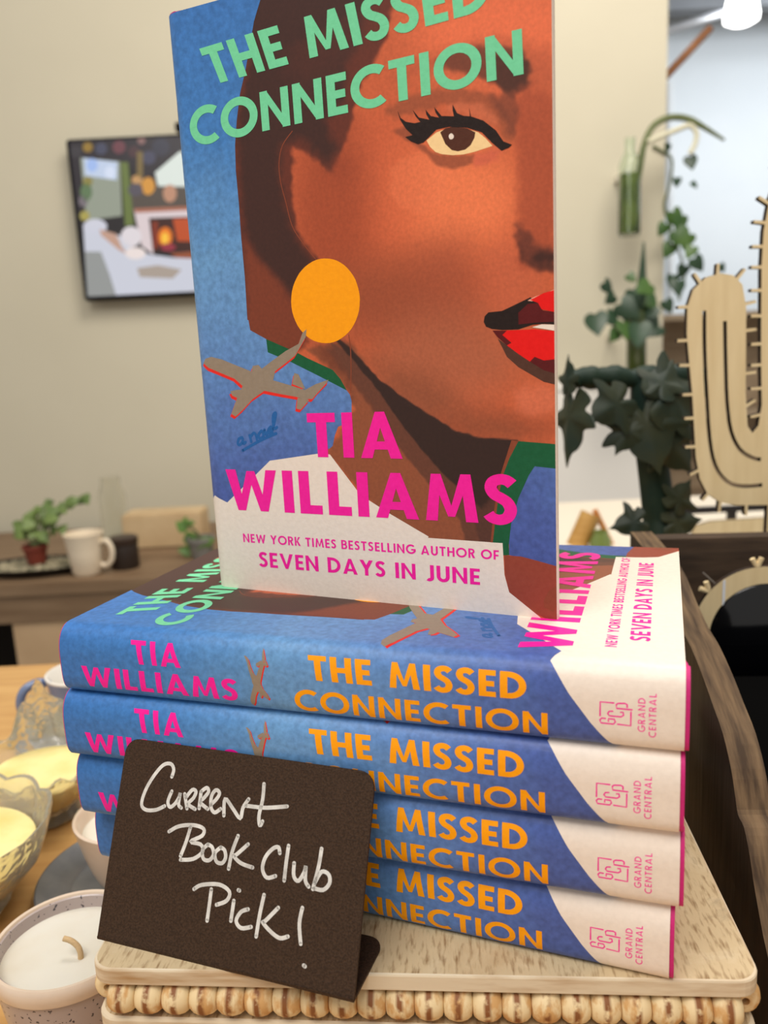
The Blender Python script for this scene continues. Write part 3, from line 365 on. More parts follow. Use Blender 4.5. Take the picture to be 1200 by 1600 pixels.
def art():
    """crisp printed shapes of the jacket as (polygon in (u, x), ink, layer)"""
    F = []; P = P_ART
    def put(key, ink, layer): F.append(([CH(p) for p in P[key]], ink, layer))
    F.append(([(-U1-.001, 0), (AR+.004-YC+.002, 0), (AR+.004-YC+.002, L_), (-U1-.001, L_)], 'blue', 1))      # spine and back
    put('blue_left', 'blue', 1); put('green_left', 'green', 1); put('blue_right', 'blue', 1); put('green_right', 'green', 2)
    put('neck_line', 'brown', 2)
    put('shoulder', 'shoulder', 1); put('shoulder_dark', 'brown', 2)
    F.append(([(AR-.0042, .1933)]+[SX(p) for p in [(193.5, 14.8), (199.5, 5.0), (206.5, -4.6), (214.5, -14), (220, -19), (228, -23), (236, -24)]]+[(AR-.0042, .236)], 'cream', 2))
    F.append(([(-.024, .2), (-.024, .236), (-U1-.001, .236), (-U1-.001, .2)], 'cream', 2))
    F.append(([CH(p) for p in [(1.7, 41.7)]+P['shirt'][1:-2]+[(1.7, 0)]], 'cream', 2))
    for k, ink, ly in (('white', 'white', 1), ('iris', 'iris', 2), ('glint', 'cream', 3), ('lash', 'black', 4), ('lip_shadow', 'umber', 1), ('lip_low', 'red', 2), ('lip_low_dark', 'darkred', 3), ('lip_left_dark', 'darkred', 3), ('mouth', 'black', 3),
                       ('mouth_red', 'darkred', 4), ('lip_shine', 'shine', 3), ('lip_top', 'red', 4), ('teeth', 'cream', 5), ('earring', 'orange', 2)): put(k, ink, ly)
    for q in RED_ART: F.append(([CH(p) for p in q], 'planered', 3))
    for q in PL_ART: F.append(([CH(p) for p in q], 'plane', 4))
    for q in NOV_ART:
        for r in ribbon(q, 1.25): F.append(([CH(p) for p in r], 'ink', 3))
    for r in ribbon(EAR_ART, .35)+ribbon(JAW_ART, .4): F.append(([CH(p) for p in r], 'brown', 1))
    C = []
    C += text('THE MISSED', [(20.0, 206.0), (133.5, 210.2), (133.0, 224.4), (14.6, 219.9)], 'mint', 5, .215, .11, .42)
    C += text('CONNECTION', [(7.0, 185.0), (144.3, 188.4), (143.9, 202.2), (7.0, 199.0)], 'mint', 5, .215, .11)
    C += text('TIA', [(52.0, 59.6), (94.0, 59.4), (94.0, 77.8), (52.0, 77.4)], 'pink', 5, .225, .14)
    C += text('WILLIAMS', [(9.2, 35.8), (139.2, 35.4), (139.2, 53.9), (9.2, 53.6)], 'pink', 5, .225, .13)
    C += text('NEW YORK TIMES BESTSELLING AUTHOR OF', [(15.5, 21.5), (132, 21.5), (132, 25.2), (15.5, 25.4)], 'pink', 5, .19, .17, .42)
    C += text('SEVEN DAYS IN JUNE', [(23, 10.9), (124.2, 11.0), (124.2, 17.4), (23, 17.6)], 'pink', 5, .2, .14, .42)
    F += [([CH(p) for p in q], i, l) for q, i, l in C]
    S = []
    S += text('TIA', [(35.0, 1.8), (55.6, 1.8), (55.6, 11.0), (33.2, 11.1)], 'pink', 3, .21, .16)
    S += text('WILLIAMS', [(9.6, -9.6), (78.8, -9.6), (78.8, -.9), (9.6, -.9)], 'pink', 3, .21, .13)
    S += text('THE MISSED', [(109.0, 1.6), (186, 1.3), (186, 10.3), (107.8, 10.6)], 'orange', 3, .22, .12, .44)
    S += text('CONNECTION', [(102.2, -11.0), (192.8, -10.8), (192.8, -2.7), (102.2, -2.4)], 'orange', 3, .2, .14)
    S += text('GRAND', [(223.2, -6.0), (223.2, 5.3), (221.0, 5.3), (221.0, -6.0)], 'pink', 3, .15, .26)
    S += text('CENTRAL', [(226.5, -7.6), (226.5, 7.0), (224.3, 7.0), (224.3, -7.6)], 'pink', 3, .15, .26)
    lg = [[(330, 240), (150, 225), (148, 410)], [(385, 520), (560, 540), (562, 360)], [(220, 445), (170, 440), (145, 465), (160, 505), (330, 520), (355, 490), (340, 455), (260, 448), (262, 480)],
          [(318, 348), (270, 350), (250, 380), (275, 410), (430, 422), (465, 400), (455, 360), (425, 362)], [(510, 295), (510, 260), (480, 245), (390, 245), (365, 260), (370, 310), (575, 328)]]
    for q in lg:
        q = [(209.2+(X-137)*.02286, 3.1-(Y-218-.08*(X-137))*.0258) for X, Y in q]
        S += [(r, 'pink', 3) for r in ribbon(q, .5, 1)]
    sp_ = [[(540,830),(520,920),(495,1060),(500,1130),(530,1190),(570,1215),(600,1150),(610,1020),(640,940),(700,960),(690,800),(680,760),(700,560),(715,460),(690,380),(650,400),(610,530),(580,660)],
          [(250,295),(300,305),(360,360),(410,450),(500,590),(580,660),(640,900),(540,830),(500,760),(490,720),(400,540),(350,420),(290,340)], [(690,800),(740,880),(830,970),(900,1060),(880,1085),(750,1010),(640,940)],
          [(610,170),(640,220),(700,330),(720,400),(660,400),(625,260)], [(540,430),(640,380),(660,420),(600,490),(540,470)], [(720,370),(790,470),(760,490),(700,460)], [(690,960),(745,990),(740,1045),(700,1045)]]
    def sa(X, Y):
        px, py = X/12+360-381, Y/12+1000-1025
        return (82.4+.2335*px-.0496*py, 8.5-.262*py+.02*px)
    for q in sp_:
        S.append(([sa(X+26, Y+20) for X, Y in q], 'planered', 3)); S.append(([sa(X, Y) for X, Y in q], 'plane', 4))
    F += [([SX(p) for p in q], i, l) for q, i, l in S]
    return F
def poly_dist(px, py, poly):
    """signed distance (negative inside), vectorised"""
    d = np.full(px.shape, 1e9); ins = np.zeros(px.shape, bool); n = len(poly)
    for i in range(n):
        ax, ay = poly[i]; bx, by = poly[(i+1) % n]; ex, ey = bx-ax, by-ay; wx, wy = px-ax, py-ay
        t = np.clip((wx*ex+wy*ey)/(ex*ex+ey*ey+1e-9), 0, 1); d = np.minimum(d, (wx-ex*t)**2+(wy-ey*t)**2)
        if ay != by: ins ^= ((ay > py) != (by > py)) & (px < ex*(py-ay)/ey+ax)
    d = np.sqrt(d); return np.where(ins, -d, d)
def make_jacket(name, phi):
    FS = art(); bm = bmesh.new(); cl = bm.verts.layers.float_color.new('print')
    idx = {k: i for i, k in enumerate(INK)}
    for pi_, (poly, ink, ly) in enumerate(FS):
        ly += .11*(pi_ % 8)
        vs_ = [Vector((p[0], p[1], 0)) for p in poly]
        for tr in tessellate_polygon([vs_]):
            try:
                f = bm.faces.new([bm.verts.new((vs_[i].x, vs_[i].y, ly)) for i in tr]); f.material_index = idx[ink]
            except ValueError: pass
    for co, no in (((U1, 0, 0), (1, 0, 0)), ((-U1, 0, 0), (-1, 0, 0)), ((0, 0, 0), (0, -1, 0)), ((0, L_, 0), (0, 1, 0))):
        bmesh.ops.bisect_plane(bm, geom=bm.verts[:]+bm.edges[:]+bm.faces[:], plane_co=co, plane_no=no, clear_outer=True)
    for u in np.linspace(-AR-.0002, AR+.0002, 44):
        bmesh.ops.bisect_plane(bm, geom=bm.verts[:]+bm.edges[:]+bm.faces[:], plane_co=(u, 0, 0), plane_no=(1, 0, 0))
    # fine grid of the painted portrait on the front
    step = .0006; nu, nx = int((W_-YC+.002)/step)+1, int(L_/step)+1
    uu = np.linspace(AR-.002, U1, nu); xx = np.linspace(0, L_, nx); GU, GX = np.meshgrid(uu, xx, indexing='ij')
    c = (GU-AR+YC)*1000; h = (L_-GX)*1000
    rng = np.random.default_rng(3); jit = rng.normal(0, 1, c.shape)
    for ax in (0, 1):
        for _ in range(3): jit = (np.roll(jit, 1, ax)+jit+np.roll(jit, -1, ax))/3
    jit /= jit.std()
    img = np.ones(c.shape+(3,))*np.array([200, 96, 58.])
    for poly, rgb, soft, al in S_ART:
        d = poly_dist(c, h, poly)+jit*min(soft, 3)*.16
        a = np.clip(.5-d/soft, 0, 1); a = (a*a*(3-2*a)*al)[..., None]
        img = img*(1-a)+np.array(rgb, float)*a
    s = img/255; linc = np.where(s <= .04, s/12.92, ((s+.055)/1.055)**2.4)
    bm.verts.ensure_lookup_table(); nv = len(bm.verts)
    co = np.array([v.co[:] for v in bm.verts]); fs = [[v.index for v in f.verts] for f in bm.faces]; mi = [f.material_index for f in bm.faces]
    bm.free()
    y, z = jmap(co[:, 0], co[:, 2]*.00002, phi); V = np.c_[co[:, 1], y, z]
    y, z = jmap(GU.ravel(), 0, phi); V2 = np.c_[GX.ravel(), y, z]
    I = np.arange(nu*nx).reshape(nu, nx)+nv
    Q = np.stack([I[:-1, :-1], I[:-1, 1:], I[1:, 1:], I[1:, :-1]], -1).reshape(-1, 4)
    def flap(sgn):
        pts = []
        for dy, dz in [(0, 0), (.0004, -.0006), (.0004, -.0024), (0, -.0031), (-.07, -.0032)]:
            if sgn > 0: pts.append((W_+dy, TH+dz))
            else:
                y_, z_ = W_+dy-YC, -dz-TH; pts.append((YC+y_*math.cos(phi)+z_*math.sin(phi), TH-y_*math.sin(phi)+z_*math.cos(phi)))
        return [(x, y_, z_) for x in (0, L_) for y_, z_ in pts]
    FV = flap(1)+flap(-1); fo = nv+nu*nx
    FF = [[fo+o_+k, fo+o_+k+1, fo+o_+k+6, fo+o_+k+5] for o_ in (0, 10) for k in range(4)]
    me = bpy.data.meshes.new(name); me.from_pydata(np.r_[V, V2, np.array(FV)].tolist(), [], fs+Q.tolist()+FF)
    me.polygons.foreach_set('material_index', np.r_[np.array(mi, np.int32), np.full(len(Q), idx['base'], np.int32), np.full(len(FF), idx['cream'], np.int32)].astype(np.int32))
    at = me.attributes.new('print', 'FLOAT_COLOR', 'POINT')
    at.data.foreach_set('color', np.r_[np.ones((nv, 4)), np.c_[linc.reshape(-1, 3), np.ones(nu*nx)], np.ones((len(FV), 4))].astype(np.float32).ravel())
    me.polygons.foreach_set('use_smooth', [True]*len(me.polygons)); me.update()
    return me
M_case = mat('pink_case_boards', (202, 30, 116), .6, bump=.2, scale=700)
def page_mat():
    m = mat('page_block_paper', (240, 234, 220), .8, var=(222, 212, 194), scale=40, stretch=(.05, .05, 90), detail=2)
    return m
def make_case(phi):
    us = np.r_[-U1+.0004, -AR-.003, np.linspace(-AR, AR, 40), AR+.003, U1-.0004]; b = MB(); n = len(us)
    ex = np.where(np.abs(us) < AR*.93, 1, np.where(np.abs(us) < AR+.001, .5, 0))
    yo, zo = jmap(us, -.00025, phi); yi, zi = jmap(us, -.0026, phi)
    v = []
    for x, e_ in ((0, -.0005), (L_, .0014)): v += [(x+e_*ex[i], yo[i], zo[i]) for i in range(n)]+[(x+e_*ex[i], yi[i], zi[i]) for i in range(n)]
    f = []
    for i in range(n-1):
        f += [(i, i+1, 2*n+i+1, 2*n+i), (n+i, 3*n+i, 3*n+i+1, n+i+1), (i, n+i, n+i+1, i+1), (2*n+i, 2*n+i+1, 3*n+i+1, 3*n+i)]
    f += [(0, 2*n, 3*n, n), (n-1, 2*n-1, 4*n-1, 3*n-1)]
    return b.add(v, f)
def make_book(name, label, group, phi, jm):
    t = thing(name, label, 'book', group=group)
    j = bpy.data.objects.new('dust_jacket', jm); COL.objects.link(j); j.parent = t
    if not jm.materials:
        for m in JMATS: jm.materials.append(m)
    tag(make_case(phi).build('case_boards', M_case, t), 'pink case boards showing past the jacket')
    pb = MB().box((.003, .0035, .0029), (L_-.003, W_-.0035, TH-.0029))
    cy, cz, ca, sa_ = YC, TH, math.cos(phi), math.sin(phi)
    if phi: pb.v = [(x, cy+(y-cy)*ca+(z-cz)*sa_, cz-(y-cy)*sa_+(z-cz)*ca) for x, y, z in pb.v]
    pb.build('page_block', page_mat(), t)
    return t
def copy_tree(o, parent=None):
    c = o.copy(); COL.objects.link(c)
    if parent: c.parent = parent
    for ch in list(o.children): copy_tree(ch, c)
    return c
SY, BYAW, ZT = .4571, .0856, CZ-.1032
jm_closed = make_jacket('dust_jacket', 0)
b0 = make_book('hardcover_book', 'topmost of the flat blue hardcovers, carrying the upright copy', 'flat stack of blue hardcovers', 0, jm_closed)
YAW = .3318; O_ = Vector((.0908, .2396, ZT))
spots = [(0, 0, 0, 0, None), (-.001, -.0012, .002, 1, 'second blue hardcover from the top of the flat stack'),
         (-.0005, 0, -.004, 2, 'third blue hardcover from the top of the flat stack, directly above the lowest one'), (-.003, .0002, -.045, 3, 'lowest blue hardcover of the flat stack, lying on the whitewashed board')]
for dx, dy, dyaw, k, lab in spots:
    o = b0 if k == 0 else copy_tree(b0)
    yw = YAW-dyaw; ex = Vector((math.cos(yw), -math.sin(yw), 0)); ey = Vector((math.sin(yw), math.cos(yw), 0))
    tail = O_+Vector((math.cos(YAW), -math.sin(YAW), 0))*dx+Vector((math.sin(YAW), math.cos(YAW), 0))*dy
    o.location = tail-ex*L_-Vector((0, 0, TH*(k+1))); o.rotation_euler = (0, 0, -yw)
    if lab: o['label'] = lab
# upright copy, its front cover swung a little open
up = make_book('hardcover_book', 'blue hardcover standing upright with its portrait cover facing out, front cover slightly open', None, SY-BYAW, make_jacket('dust_jacket', SY-BYAW))
bx = Vector((math.cos(SY), -math.sin(SY), 0)); bzv = Vector((-math.sin(SY), -math.cos(SY), 0))
Rm = Matrix((Vector((0, 0, -1)), bx, bzv)).transposed()
up.matrix_world = Matrix.Translation(Vector((-.076, .3595, ZT))-Rm @ Vector((L_, 0, TH))) @ Rm.to_4x4()

# ------------------------------------------------------------------ bent metal table sign
M_sign = mat('black_powder_coat', (68, 50, 37), .6, var=(50, 36, 26), scale=1400, bump=.3, spec=.2, detail=2)
M_chalk = mat('chalk_marker_white', (226, 224, 218), .8, var=(176, 172, 166), scale=260, detail=6, lo=.3, hi=.8)
sg = thing('table_sign', 'black bent metal table sign handwritten in white chalk marker, before the books', 'sign', (-.11635, .27478, ZB), -.3638)
SWD, SHT, TILT = .1049, .0735, .42
lp = [(0, 0), (SWD, 0)]+[(SWD-.006+.006*math.cos(a), SHT-.006+.006*math.sin(a)) for a in np.linspace(0, PI/2, 8)]+[(.006+.006*math.cos(a), SHT-.006+.006*math.sin(a)) for a in np.linspace(PI/2, PI, 8)]
b = plate([lp], .0011)
for q in CH_ART:
    for r in ribbon([(p[0]/1000, p[1]/1000) for p in q], .0014): b.add([(p[0], -.00006, p[1]) for p in r], [tuple(range(len(r)))], 2)
b.v = [(x, z*math.sin(TILT)+y*math.cos(TILT), z*math.cos(TILT)-y*math.sin(TILT)+.0005) for x, y, z in b.v]
b.build('panel', [M_sign, M_sign, M_chalk], sg)
fl = [(0, 0), (SWD, 0)]+[(SWD-.006+.006*math.cos(a), .024+.006*math.sin(a)) for a in np.linspace(0, PI/2, 8)]+[(.006+.006*math.cos(a), .024+.006*math.sin(a)) for a in np.linspace(PI/2, PI, 8)]
fb = plate([fl], .0011); fb.v = [(x, z, y) for x, y, z in fb.v]
fb.build('foot', M_sign, sg)
# ------------------------------------------------------------------ candles and glass on the left
M_ceramic = mat('cream_glaze', (222, 204, 184), .25, var=(210, 188, 166), scale=30, coat=.3)
M_speck = mat('speckled_lavender_glaze', (176, 162, 158), .3, var=(60, 56, 66), scale=520, detail=1, lo=.66, hi=.69, coat=.3)
M_wax = mat('white_wax', (218, 215, 203), .5, var=(210, 203, 186), scale=30, sss=.1)
M_ywax = mat('yellow_wax', (238, 224, 160), .5, var=(224, 204, 128), scale=40, sss=.3)
def cup(t, rt, rb, h, wall, mat_in, mat_out, z0=0, foot=.004):
    rp = []
    for i in range(13):
        q = i/12; rp.append((rb+(rt-rb)*(q**.55), z0+foot+(h-foot)*q))
    pr = [(0, z0), (rb*.8, z0), (rb*.85, z0+foot*.6)]+rp+[(rt-wall*.5, z0+h+wall*.35), (rt-wall, z0+h)]+[(max(r-wall, .001), z) for r, z in rp[::-1][1:-1]]+[(0, z0+foot+wall)]
    return MB().lathe(pr, 64)
t = thing('candle', 'white wax candle with curled wick in a speckled ceramic cup, front left corner', 'candle', (-.154, .333, TABLE))
cup(t, .0335, .024, .05, .0028, None, None).build('cup', M_speck, t, True)
rim = MB().lathe([(.0338, .0435), (.0346, .0465), (.0345, .0500), (.0333, .0516), (.0318, .0514), (.0309, .0495), (.0307, .044), (.0305, .036), (.031, .036)], 64).build('rim', M_ceramic, t, True); tag(rim, 'cream glazed rim')
MB().lathe([(0, .0432), (.02, .0433), (.029, .0437), (.0306, .0446), (.0308, .042), (0, .041)], 48).build('wax', M_wax, t, True)
wk = [(.006, -.004, .0425), (.0062, -.004, .046), (.0052, -.0035, .049), (.0022, -.0028, .0515), (-.0012, -.002, .0522)]
MB().tube(spline(wk, 5), .0013, 10).build('wick', mat('cotton_wick', (206, 176, 132), .9, bump=.6, scale=900), t, True)

t = thing('saucer', 'dark grey saucer under the small cream cup beside the books', 'saucer', (-.157, .442, TABLE))
MB().lathe([(0, .0), (.032, 0), (.036, .002), (.054, .006), (.0578, .0088), (.0582, .0098), (.0572, .0102), (.053, .0082), (.0395, .0050), (.0385, .0056), (.0375, .0048), (.03, .0030), (0, .003)], 72).build('dish', mat('grey_stoneware', (118, 118, 118), .35, var=(92, 94, 98), scale=40, coat=.2), t, True)
t = thing('candle', 'small cream cup candle standing on the dark grey saucer', 'candle', (-.157, .442, TABLE+.0031))
cup(t, .033, .019, .045, .0024, None, None).build('cup', M_ceramic, t, True)
MB().lathe([(0, .036), (.03, .0362), (.0305, .034), (0, .034)], 40).build('wax', M_wax, t, True)

M_glass = mat('pressed_glass', (252, 246, 226), .1, trans=.8, spec=.9, ior=1.42, bump=1.0, scale=170, detail=1)
M_clear = mat('clear_glass', (250, 250, 246), .05, trans=1, ior=1.4)
def scallop(n, amp, z=0):
    return lambda th, i: (1+amp*abs(math.cos(n*th/2))*(i/8 if i <= 8 else 1), z*abs(math.cos(n*th/2))*(1 if 5 < i < 12 else 0))
t = thing('glass_candle', 'scalloped pressed glass bowl with yellow wax, at the left edge of the table', 'candle', (-.262, .425, TABLE))
pr = [(.0, .004), (.030, .0), (.033, .004), (.030, .009), (.042, .018), (.052, .030), (.0575, .042), (.0595, .050), (.0590, .0525), (.0570, .0515), (.0550, .043), (.049, .031), (.039, .019), (.026, .012), (0, .011)]
MB().lathe(pr, 96, fn=scallop(12, .045, .003)).build('bowl', M_glass, t, True)
MB().lathe([(0, .0125), (.026, .013), (.038, .0205), (.047, .031), (.0505, .037), (.048, .0385), (0, .038)], 48).build('wax', M_ywax, t, True)
MB().tube([(.004, 0, .036), (.004, .001, .043), (.002, .001, .047)], .001, 8).build('wick', MATS['cotton_wick'], t, True)
# glass pitcher-like candle with tall pointed back
t = thing('glass_candle', 'pressed glass dish candle with a tall pointed back, between the teacup and the scalloped bowl', 'candle', (-.244, .523, TABLE))
gb = MB(); n = 72
prof = [(.018, 0), (.022, .003), (.019, .009), (.026, .018), (.035, .028), (.040, .038)]
def back(th): return max(0, math.cos(th-1.8))**6
v = []; rings = []
for inner in (0, 1):
    R_ = prof if not inner else [(max(r-.0028, .001), z+.002) for r, z in prof][::-1]
    seq = list(R_)
    rings.append(seq)
def ringpts(r, z, k): return [(r*math.cos(a), r*math.sin(a), z) for a in np.linspace(0, 2*PI, n, endpoint=False)]
allr = []
for r, z in prof: allr.append([(r*(1+.03*math.cos(14*a))*math.cos(a), r*(1+.03*math.cos(14*a))*math.sin(a), z) for a in np.linspace(0, 2*PI, n, endpoint=False)])
def high(r, q): return [(r*(1-.3*q*back(a))*math.cos(a)*(1+.03*math.cos(14*a)), r*(1-.35*q*back(a))*math.sin(a)*(1+.03*math.cos(14*a)), .042+.003*math.cos(14*a)+.046*q*back(a)) for a in np.linspace(0, 2*PI, n, endpoint=False)]
for q in (.0, .35, .7, 1.0): allr.append(high(.042, q))
allr.append(high(.0405, 1.0))
for q in (.7, .35, 0): allr.append(high(.0388, q))
for r, z in prof[::-1][:-2]: allr.append([((r-.003)*math.cos(a), (r-.003)*math.sin(a), z+.001) for a in np.linspace(0, 2*PI, n, endpoint=False)])
v = [p for r in allr for p in r]; f = []
for k in range(len(allr)-1): f += [(k*n+i, k*n+(i+1) % n, (k+1)*n+(i+1) % n, (k+1)*n+i) for i in range(n)]
f += [tuple(reversed(range(n))), tuple(range((len(allr)-1)*n, len(allr)*n))]
gb.add(v, f).build('dish', M_glass, t, True)
MB().lathe([(0, .013), (.022, .014), (.030, .024), (.0355, .034), (.034, .0355), (0, .035)], 48).build('wax', M_ywax, t, True)

M_blue = mat('blue_grey_glaze', (118, 134, 166), .22, var=(96, 112, 148), scale=30, coat=.4)
M_cupwhite = mat('white_glaze', (232, 228, 220), .2, coat=.4)
t = thing('saucer', 'blue saucer under the teacup at the back of the table', 'saucer', (-.252, .64, TABLE))
MB().lathe([(0, 0), (.03, 0), (.034, .002), (.05, .007), (.0555, .0105), (.0548, .0112), (.049, .0088), (.03, .0035), (0, .0035)], 64).build('dish', M_blue, t, True)
t = thing('teacup', 'blue grey teacup with white inside and ring handle, left behind the books', 'cup', (-.252, .64, TABLE+.0036))
pr = [(0, 0), (.016, 0), (.0165, .004), (.015, .006), (.021, .014), (.026, .027), (.029, .042), (.0305, .055)]
cb = MB().lathe(pr, 64); cb.build('body', M_blue, t, True)
lin_ = MB().lathe([(.0305, .055), (.0305, .0565), (.0292, .0568), (.0278, .055), (.0262, .042), (.0232, .027), (.018, .014), (.012, .010), (0, .010)], 64).build('lining', M_cupwhite, t, True); tag(lin_, 'white glazed inside and rim')
hp = [(-.0285, -.003, .048), (-.036, -.008, .051), (-.045, -.013, .047), (-.049, -.015, .036), (-.046, -.013, .024), (-.036, -.008, .017), (-.0235, -.002, .019)]
MB().tube(spline(hp, 6), .0036, 12).build('handle', M_blue, t, True)

# ------------------------------------------------------------------ weathered crate on the right
M_crate = mat('dark_weathered_wood', (42, 28, 17), .6, var=(20, 13, 8), scale=26, stretch=(5, 5, .5), bump=.7, detail=8, lo=.3, hi=.7)
M_cratex = mat('worn_crate_edge', (122, 98, 70), .8, var=(66, 49, 33), scale=110, stretch=(2.5, .2, .45), bump=.9, detail=9, lo=.35, hi=.65)
cr = thing('wooden_crate', 'dark weathered wooden crate with curved side standing right of the books', 'crate', (.134, .24, TABLE), -.1104)
D0, ZC = .315, .95-TABLE
side = [(.0, 0), (D0, 0), (D0, ZC+.0795), (.29, ZC+.0795), (.233, ZC+.077), (.198, ZC+.067), (.174, ZC+.0605), (.153, ZC+.0575), (.129, ZC+.0505), (.115, ZC+.045), (.098, ZC+.0385), (.085, ZC+.0285), (.078, ZC+.019), (.074, ZC+.0135), (.066, ZC+.0125), (.058, ZC+.005), (.05, ZC-.006), (.034, ZC-.022), (.015, ZC-.03), (.0, ZC-.032)]
side = [side[0], side[1]]+[tuple(p[:2]) for p in spline([(*p, 0) for p in side[2:]], 3)]
slot = [(.205+.017*math.cos(a), ZC+.036+.009*math.sin(a)) for a in np.linspace(0, 2*PI, 16, endpoint=False)]
for k, x0 in enumerate((0, .30)):
    b = plate([side, slot] if k == 0 else [side], .014)
    b.v = [(x0+y, x, z) for x, y, z in b.v]
    # worn light wood only along the top rim
    me_f = []
    for i, q in enumerate(b.f):
        if b.m[i] == 1:
            zz = min(b.v[j][2] for j in q)
            if zz < .02 and max(b.v[j][2] for j in q) < .02: b.m[i] = 0
    b.build('side_panel', [M_crate, M_cratex], cr)
MB().box((.014, D0-.015, 0), (.30, D0-.001, ZC+.0775)).build('back_panel', mat('dark_rough_plank', (84, 66, 50), .8, var=(48, 36, 26), scale=30, stretch=(.5, 3, 3), bump=1.0, detail=9), cr)
MB().box((.014, .001, 0), (.30, .013, ZC-.034)).build('front_panel', M_crate, cr)
MB().box((.014, .013, 0), (.30, D0-.015, .012)).build('bottom', M_crate, cr)

M_ply = mat('birch_plywood', (238, 216, 170), .65, var=(228, 204, 156), scale=30, stretch=(4, 1, .5), bump=.1, detail=6)
M_burn = mat('burnt_ply_edge', (52, 34, 22), .8, var=(34, 22, 14), scale=100)
M_gloss = mat('black_gloss', (8, 9, 12), .12, spec=.5, coat=.3)
# round plywood mirror/plaque in the crate
t = thing('round_plaque', 'round plywood plaque with glossy black centre leaning inside the dark crate', 'plaque', (.236, .497, TABLE+.0125), -.1)
cz = .974-TABLE-.0125
ring = [(.0425*math.cos(a), cz+.0425*math.sin(a)) for a in np.linspace(0, 2*PI, 64, endpoint=False)]
hole = [(.0345*math.cos(a)+.002, cz-.004+.0355*math.sin(a)) for a in np.linspace(0, 2*PI, 64, endpoint=False)]
plate([ring, hole], .004).build('frame', [M_ply, M_burn], t)
for a0 in (95, 62, 140):
    a = math.radians(a0); c0 = (.0425*math.cos(a), cz+.0425*math.sin(a))
    b = MB()
    for da in (-.5, .5):
        b.tube([(c0[0], .002, c0[1]-.001), (c0[0]+.006*math.cos(a+da), .002, c0[1]+.006*math.sin(a+da))], .0017, 8)
    b.build('spine', M_ply, t)
dk = MB().lathe([(0, -.001), (.0335, -.001), (.0345, 0), (.0345, .0032), (0, .0032)], 64); dk.v = [(x+.002, z, y*1.03+cz-.004) for x, y, z in dk.v]
dk.build('disc', M_gloss, t, True)
MB().box((-.02, .0005, 0), (.02, .004, cz-.040)).build('stem', [M_ply], t)
# black block added to stand in for the crate's dark inside below the plaque
t = thing('dark_filler', 'black filler block added as the shaded inside of the dark crate, in front of the round plaque', 'box', (.238, .425, TABLE+.0125), -.1104)
MB().box((-.066, -.10, 0), (.10, .050, .086)).build('body', mat('matt_black_fill', (4, 4, 4), .9, spec=.05), t, bevel=.002)
# price tag on a cord
t = thing('price_tag', 'small white price tag hanging on a cord over the crate corner', 'tag', (.215, .50, 1.0))
tg = plate([rrect(-.0045, -.0085, .0045, .0085, .0012)], .0005); tg.v = [(x*.94+y, x*.3+y, z) for x, y, z in tg.v]
tg.build('card', [mat('tag_white', (236, 240, 246), .6)]*2, t)
MB().tube([(-.014, .006, .012), (-.006, .003, .004), (-.001, 0, .006), (0, .0005, .0078)], .0005, 6).build('cord', mat('tag_cord', (120, 112, 104), .8), t)

# ------------------------------------------------------------------ plywood cactus stand
kx = .0004648
def cpx(p): return ((p[0]-1180)*kx, (790-p[1])*kx)
out_ = [(1200, 985), (1330, 985), (1335, 600), (1338, 340), (1320, 290), (1285, 255), (1255, 248), (1220, 262), (1195, 290), (1183, 325), (1176, 370), (1175, 420), (1177, 480), (1180, 560), (1184, 630), (1180, 662), (1171, 673), (1163, 662), (1158, 610), (1156, 540), (1154, 480), (1147, 446), (1133, 432), (1113, 428), (1091, 433), (1072, 450), (1064, 475), (1064, 515), (1069, 560), (1075, 610), (1079, 660), (1083, 708), (1090, 742), (1103, 767), (1124, 782), (1150, 788), (1200, 790)]
sl1 = [(1090, 482), (1092, 540), (1097, 610), (1104, 680), (1114, 722), (1133, 748), (1158, 757), (1190, 757)]
sl2 = [(1122, 499), (1125, 560), (1129, 620), (1137, 668), (1152, 698), (1172, 712), (1186, 716)]
def slit(pts, w=6.0):
    P = spline([(*p, 0) for p in pts], 3); Lh, Rh = [], []
    for i, p in enumerate(P):
        tt = (P[min(i+1, len(P)-1)]-P[max(i-1, 0)]).normalized(); q = Vector((-tt.y, tt.x, 0))*w/2; Lh.append(p+q); Rh.append(p-q)
    return [cpx(p) for p in Lh+Rh[::-1]]
CY = .60
cc = Vector((0, 0, CZ))+(FW+RT*((1180-600)/FPX)-UP*((790-800)/FPX))*(CY/(FW+RT*((1180-600)/FPX)-UP*((790-800)/FPX)).y)
cs = thing('cactus_stand', 'pale plywood cactus cutout with slits and burnt edges behind the crate', 'ornament', (cc.x, CY, TABLE))
dz = cc.z-TABLE
cb = plate([[(p[0], p[1]+dz) for p in [cpx(q) for q in out_]], [(p[0], p[1]+dz) for p in slit(sl1)], [(p[0], p[1]+dz) for p in slit(sl2)]], .0055)
spk = [((1066, 475), 180), ((1066, 525), 180), ((1070, 563), 178), ((1076, 608), 180), ((1080, 645), 180), ((1082, 690), 180), ((1089, 728), 205), ((1106, 765), 228), ((1124, 782), 265), ((1166, 789), 270), ((1083, 440), 125), ((1109, 430), 88), ((1140, 436), 50), ((1153, 475), 10), ((1155, 515), 5), ((1157, 580), 5), ((1160, 630), 30),
       ((1194, 292), 118), ((1181, 330), 148), ((1177, 358), 172), ((1176, 392), 178), ((1176, 422), 178), ((1177, 456), 178), ((1178, 494), 178), ((1180, 536), 180), ((1181, 568), 180), ((1182, 604), 180), ((1183, 645), 190)]
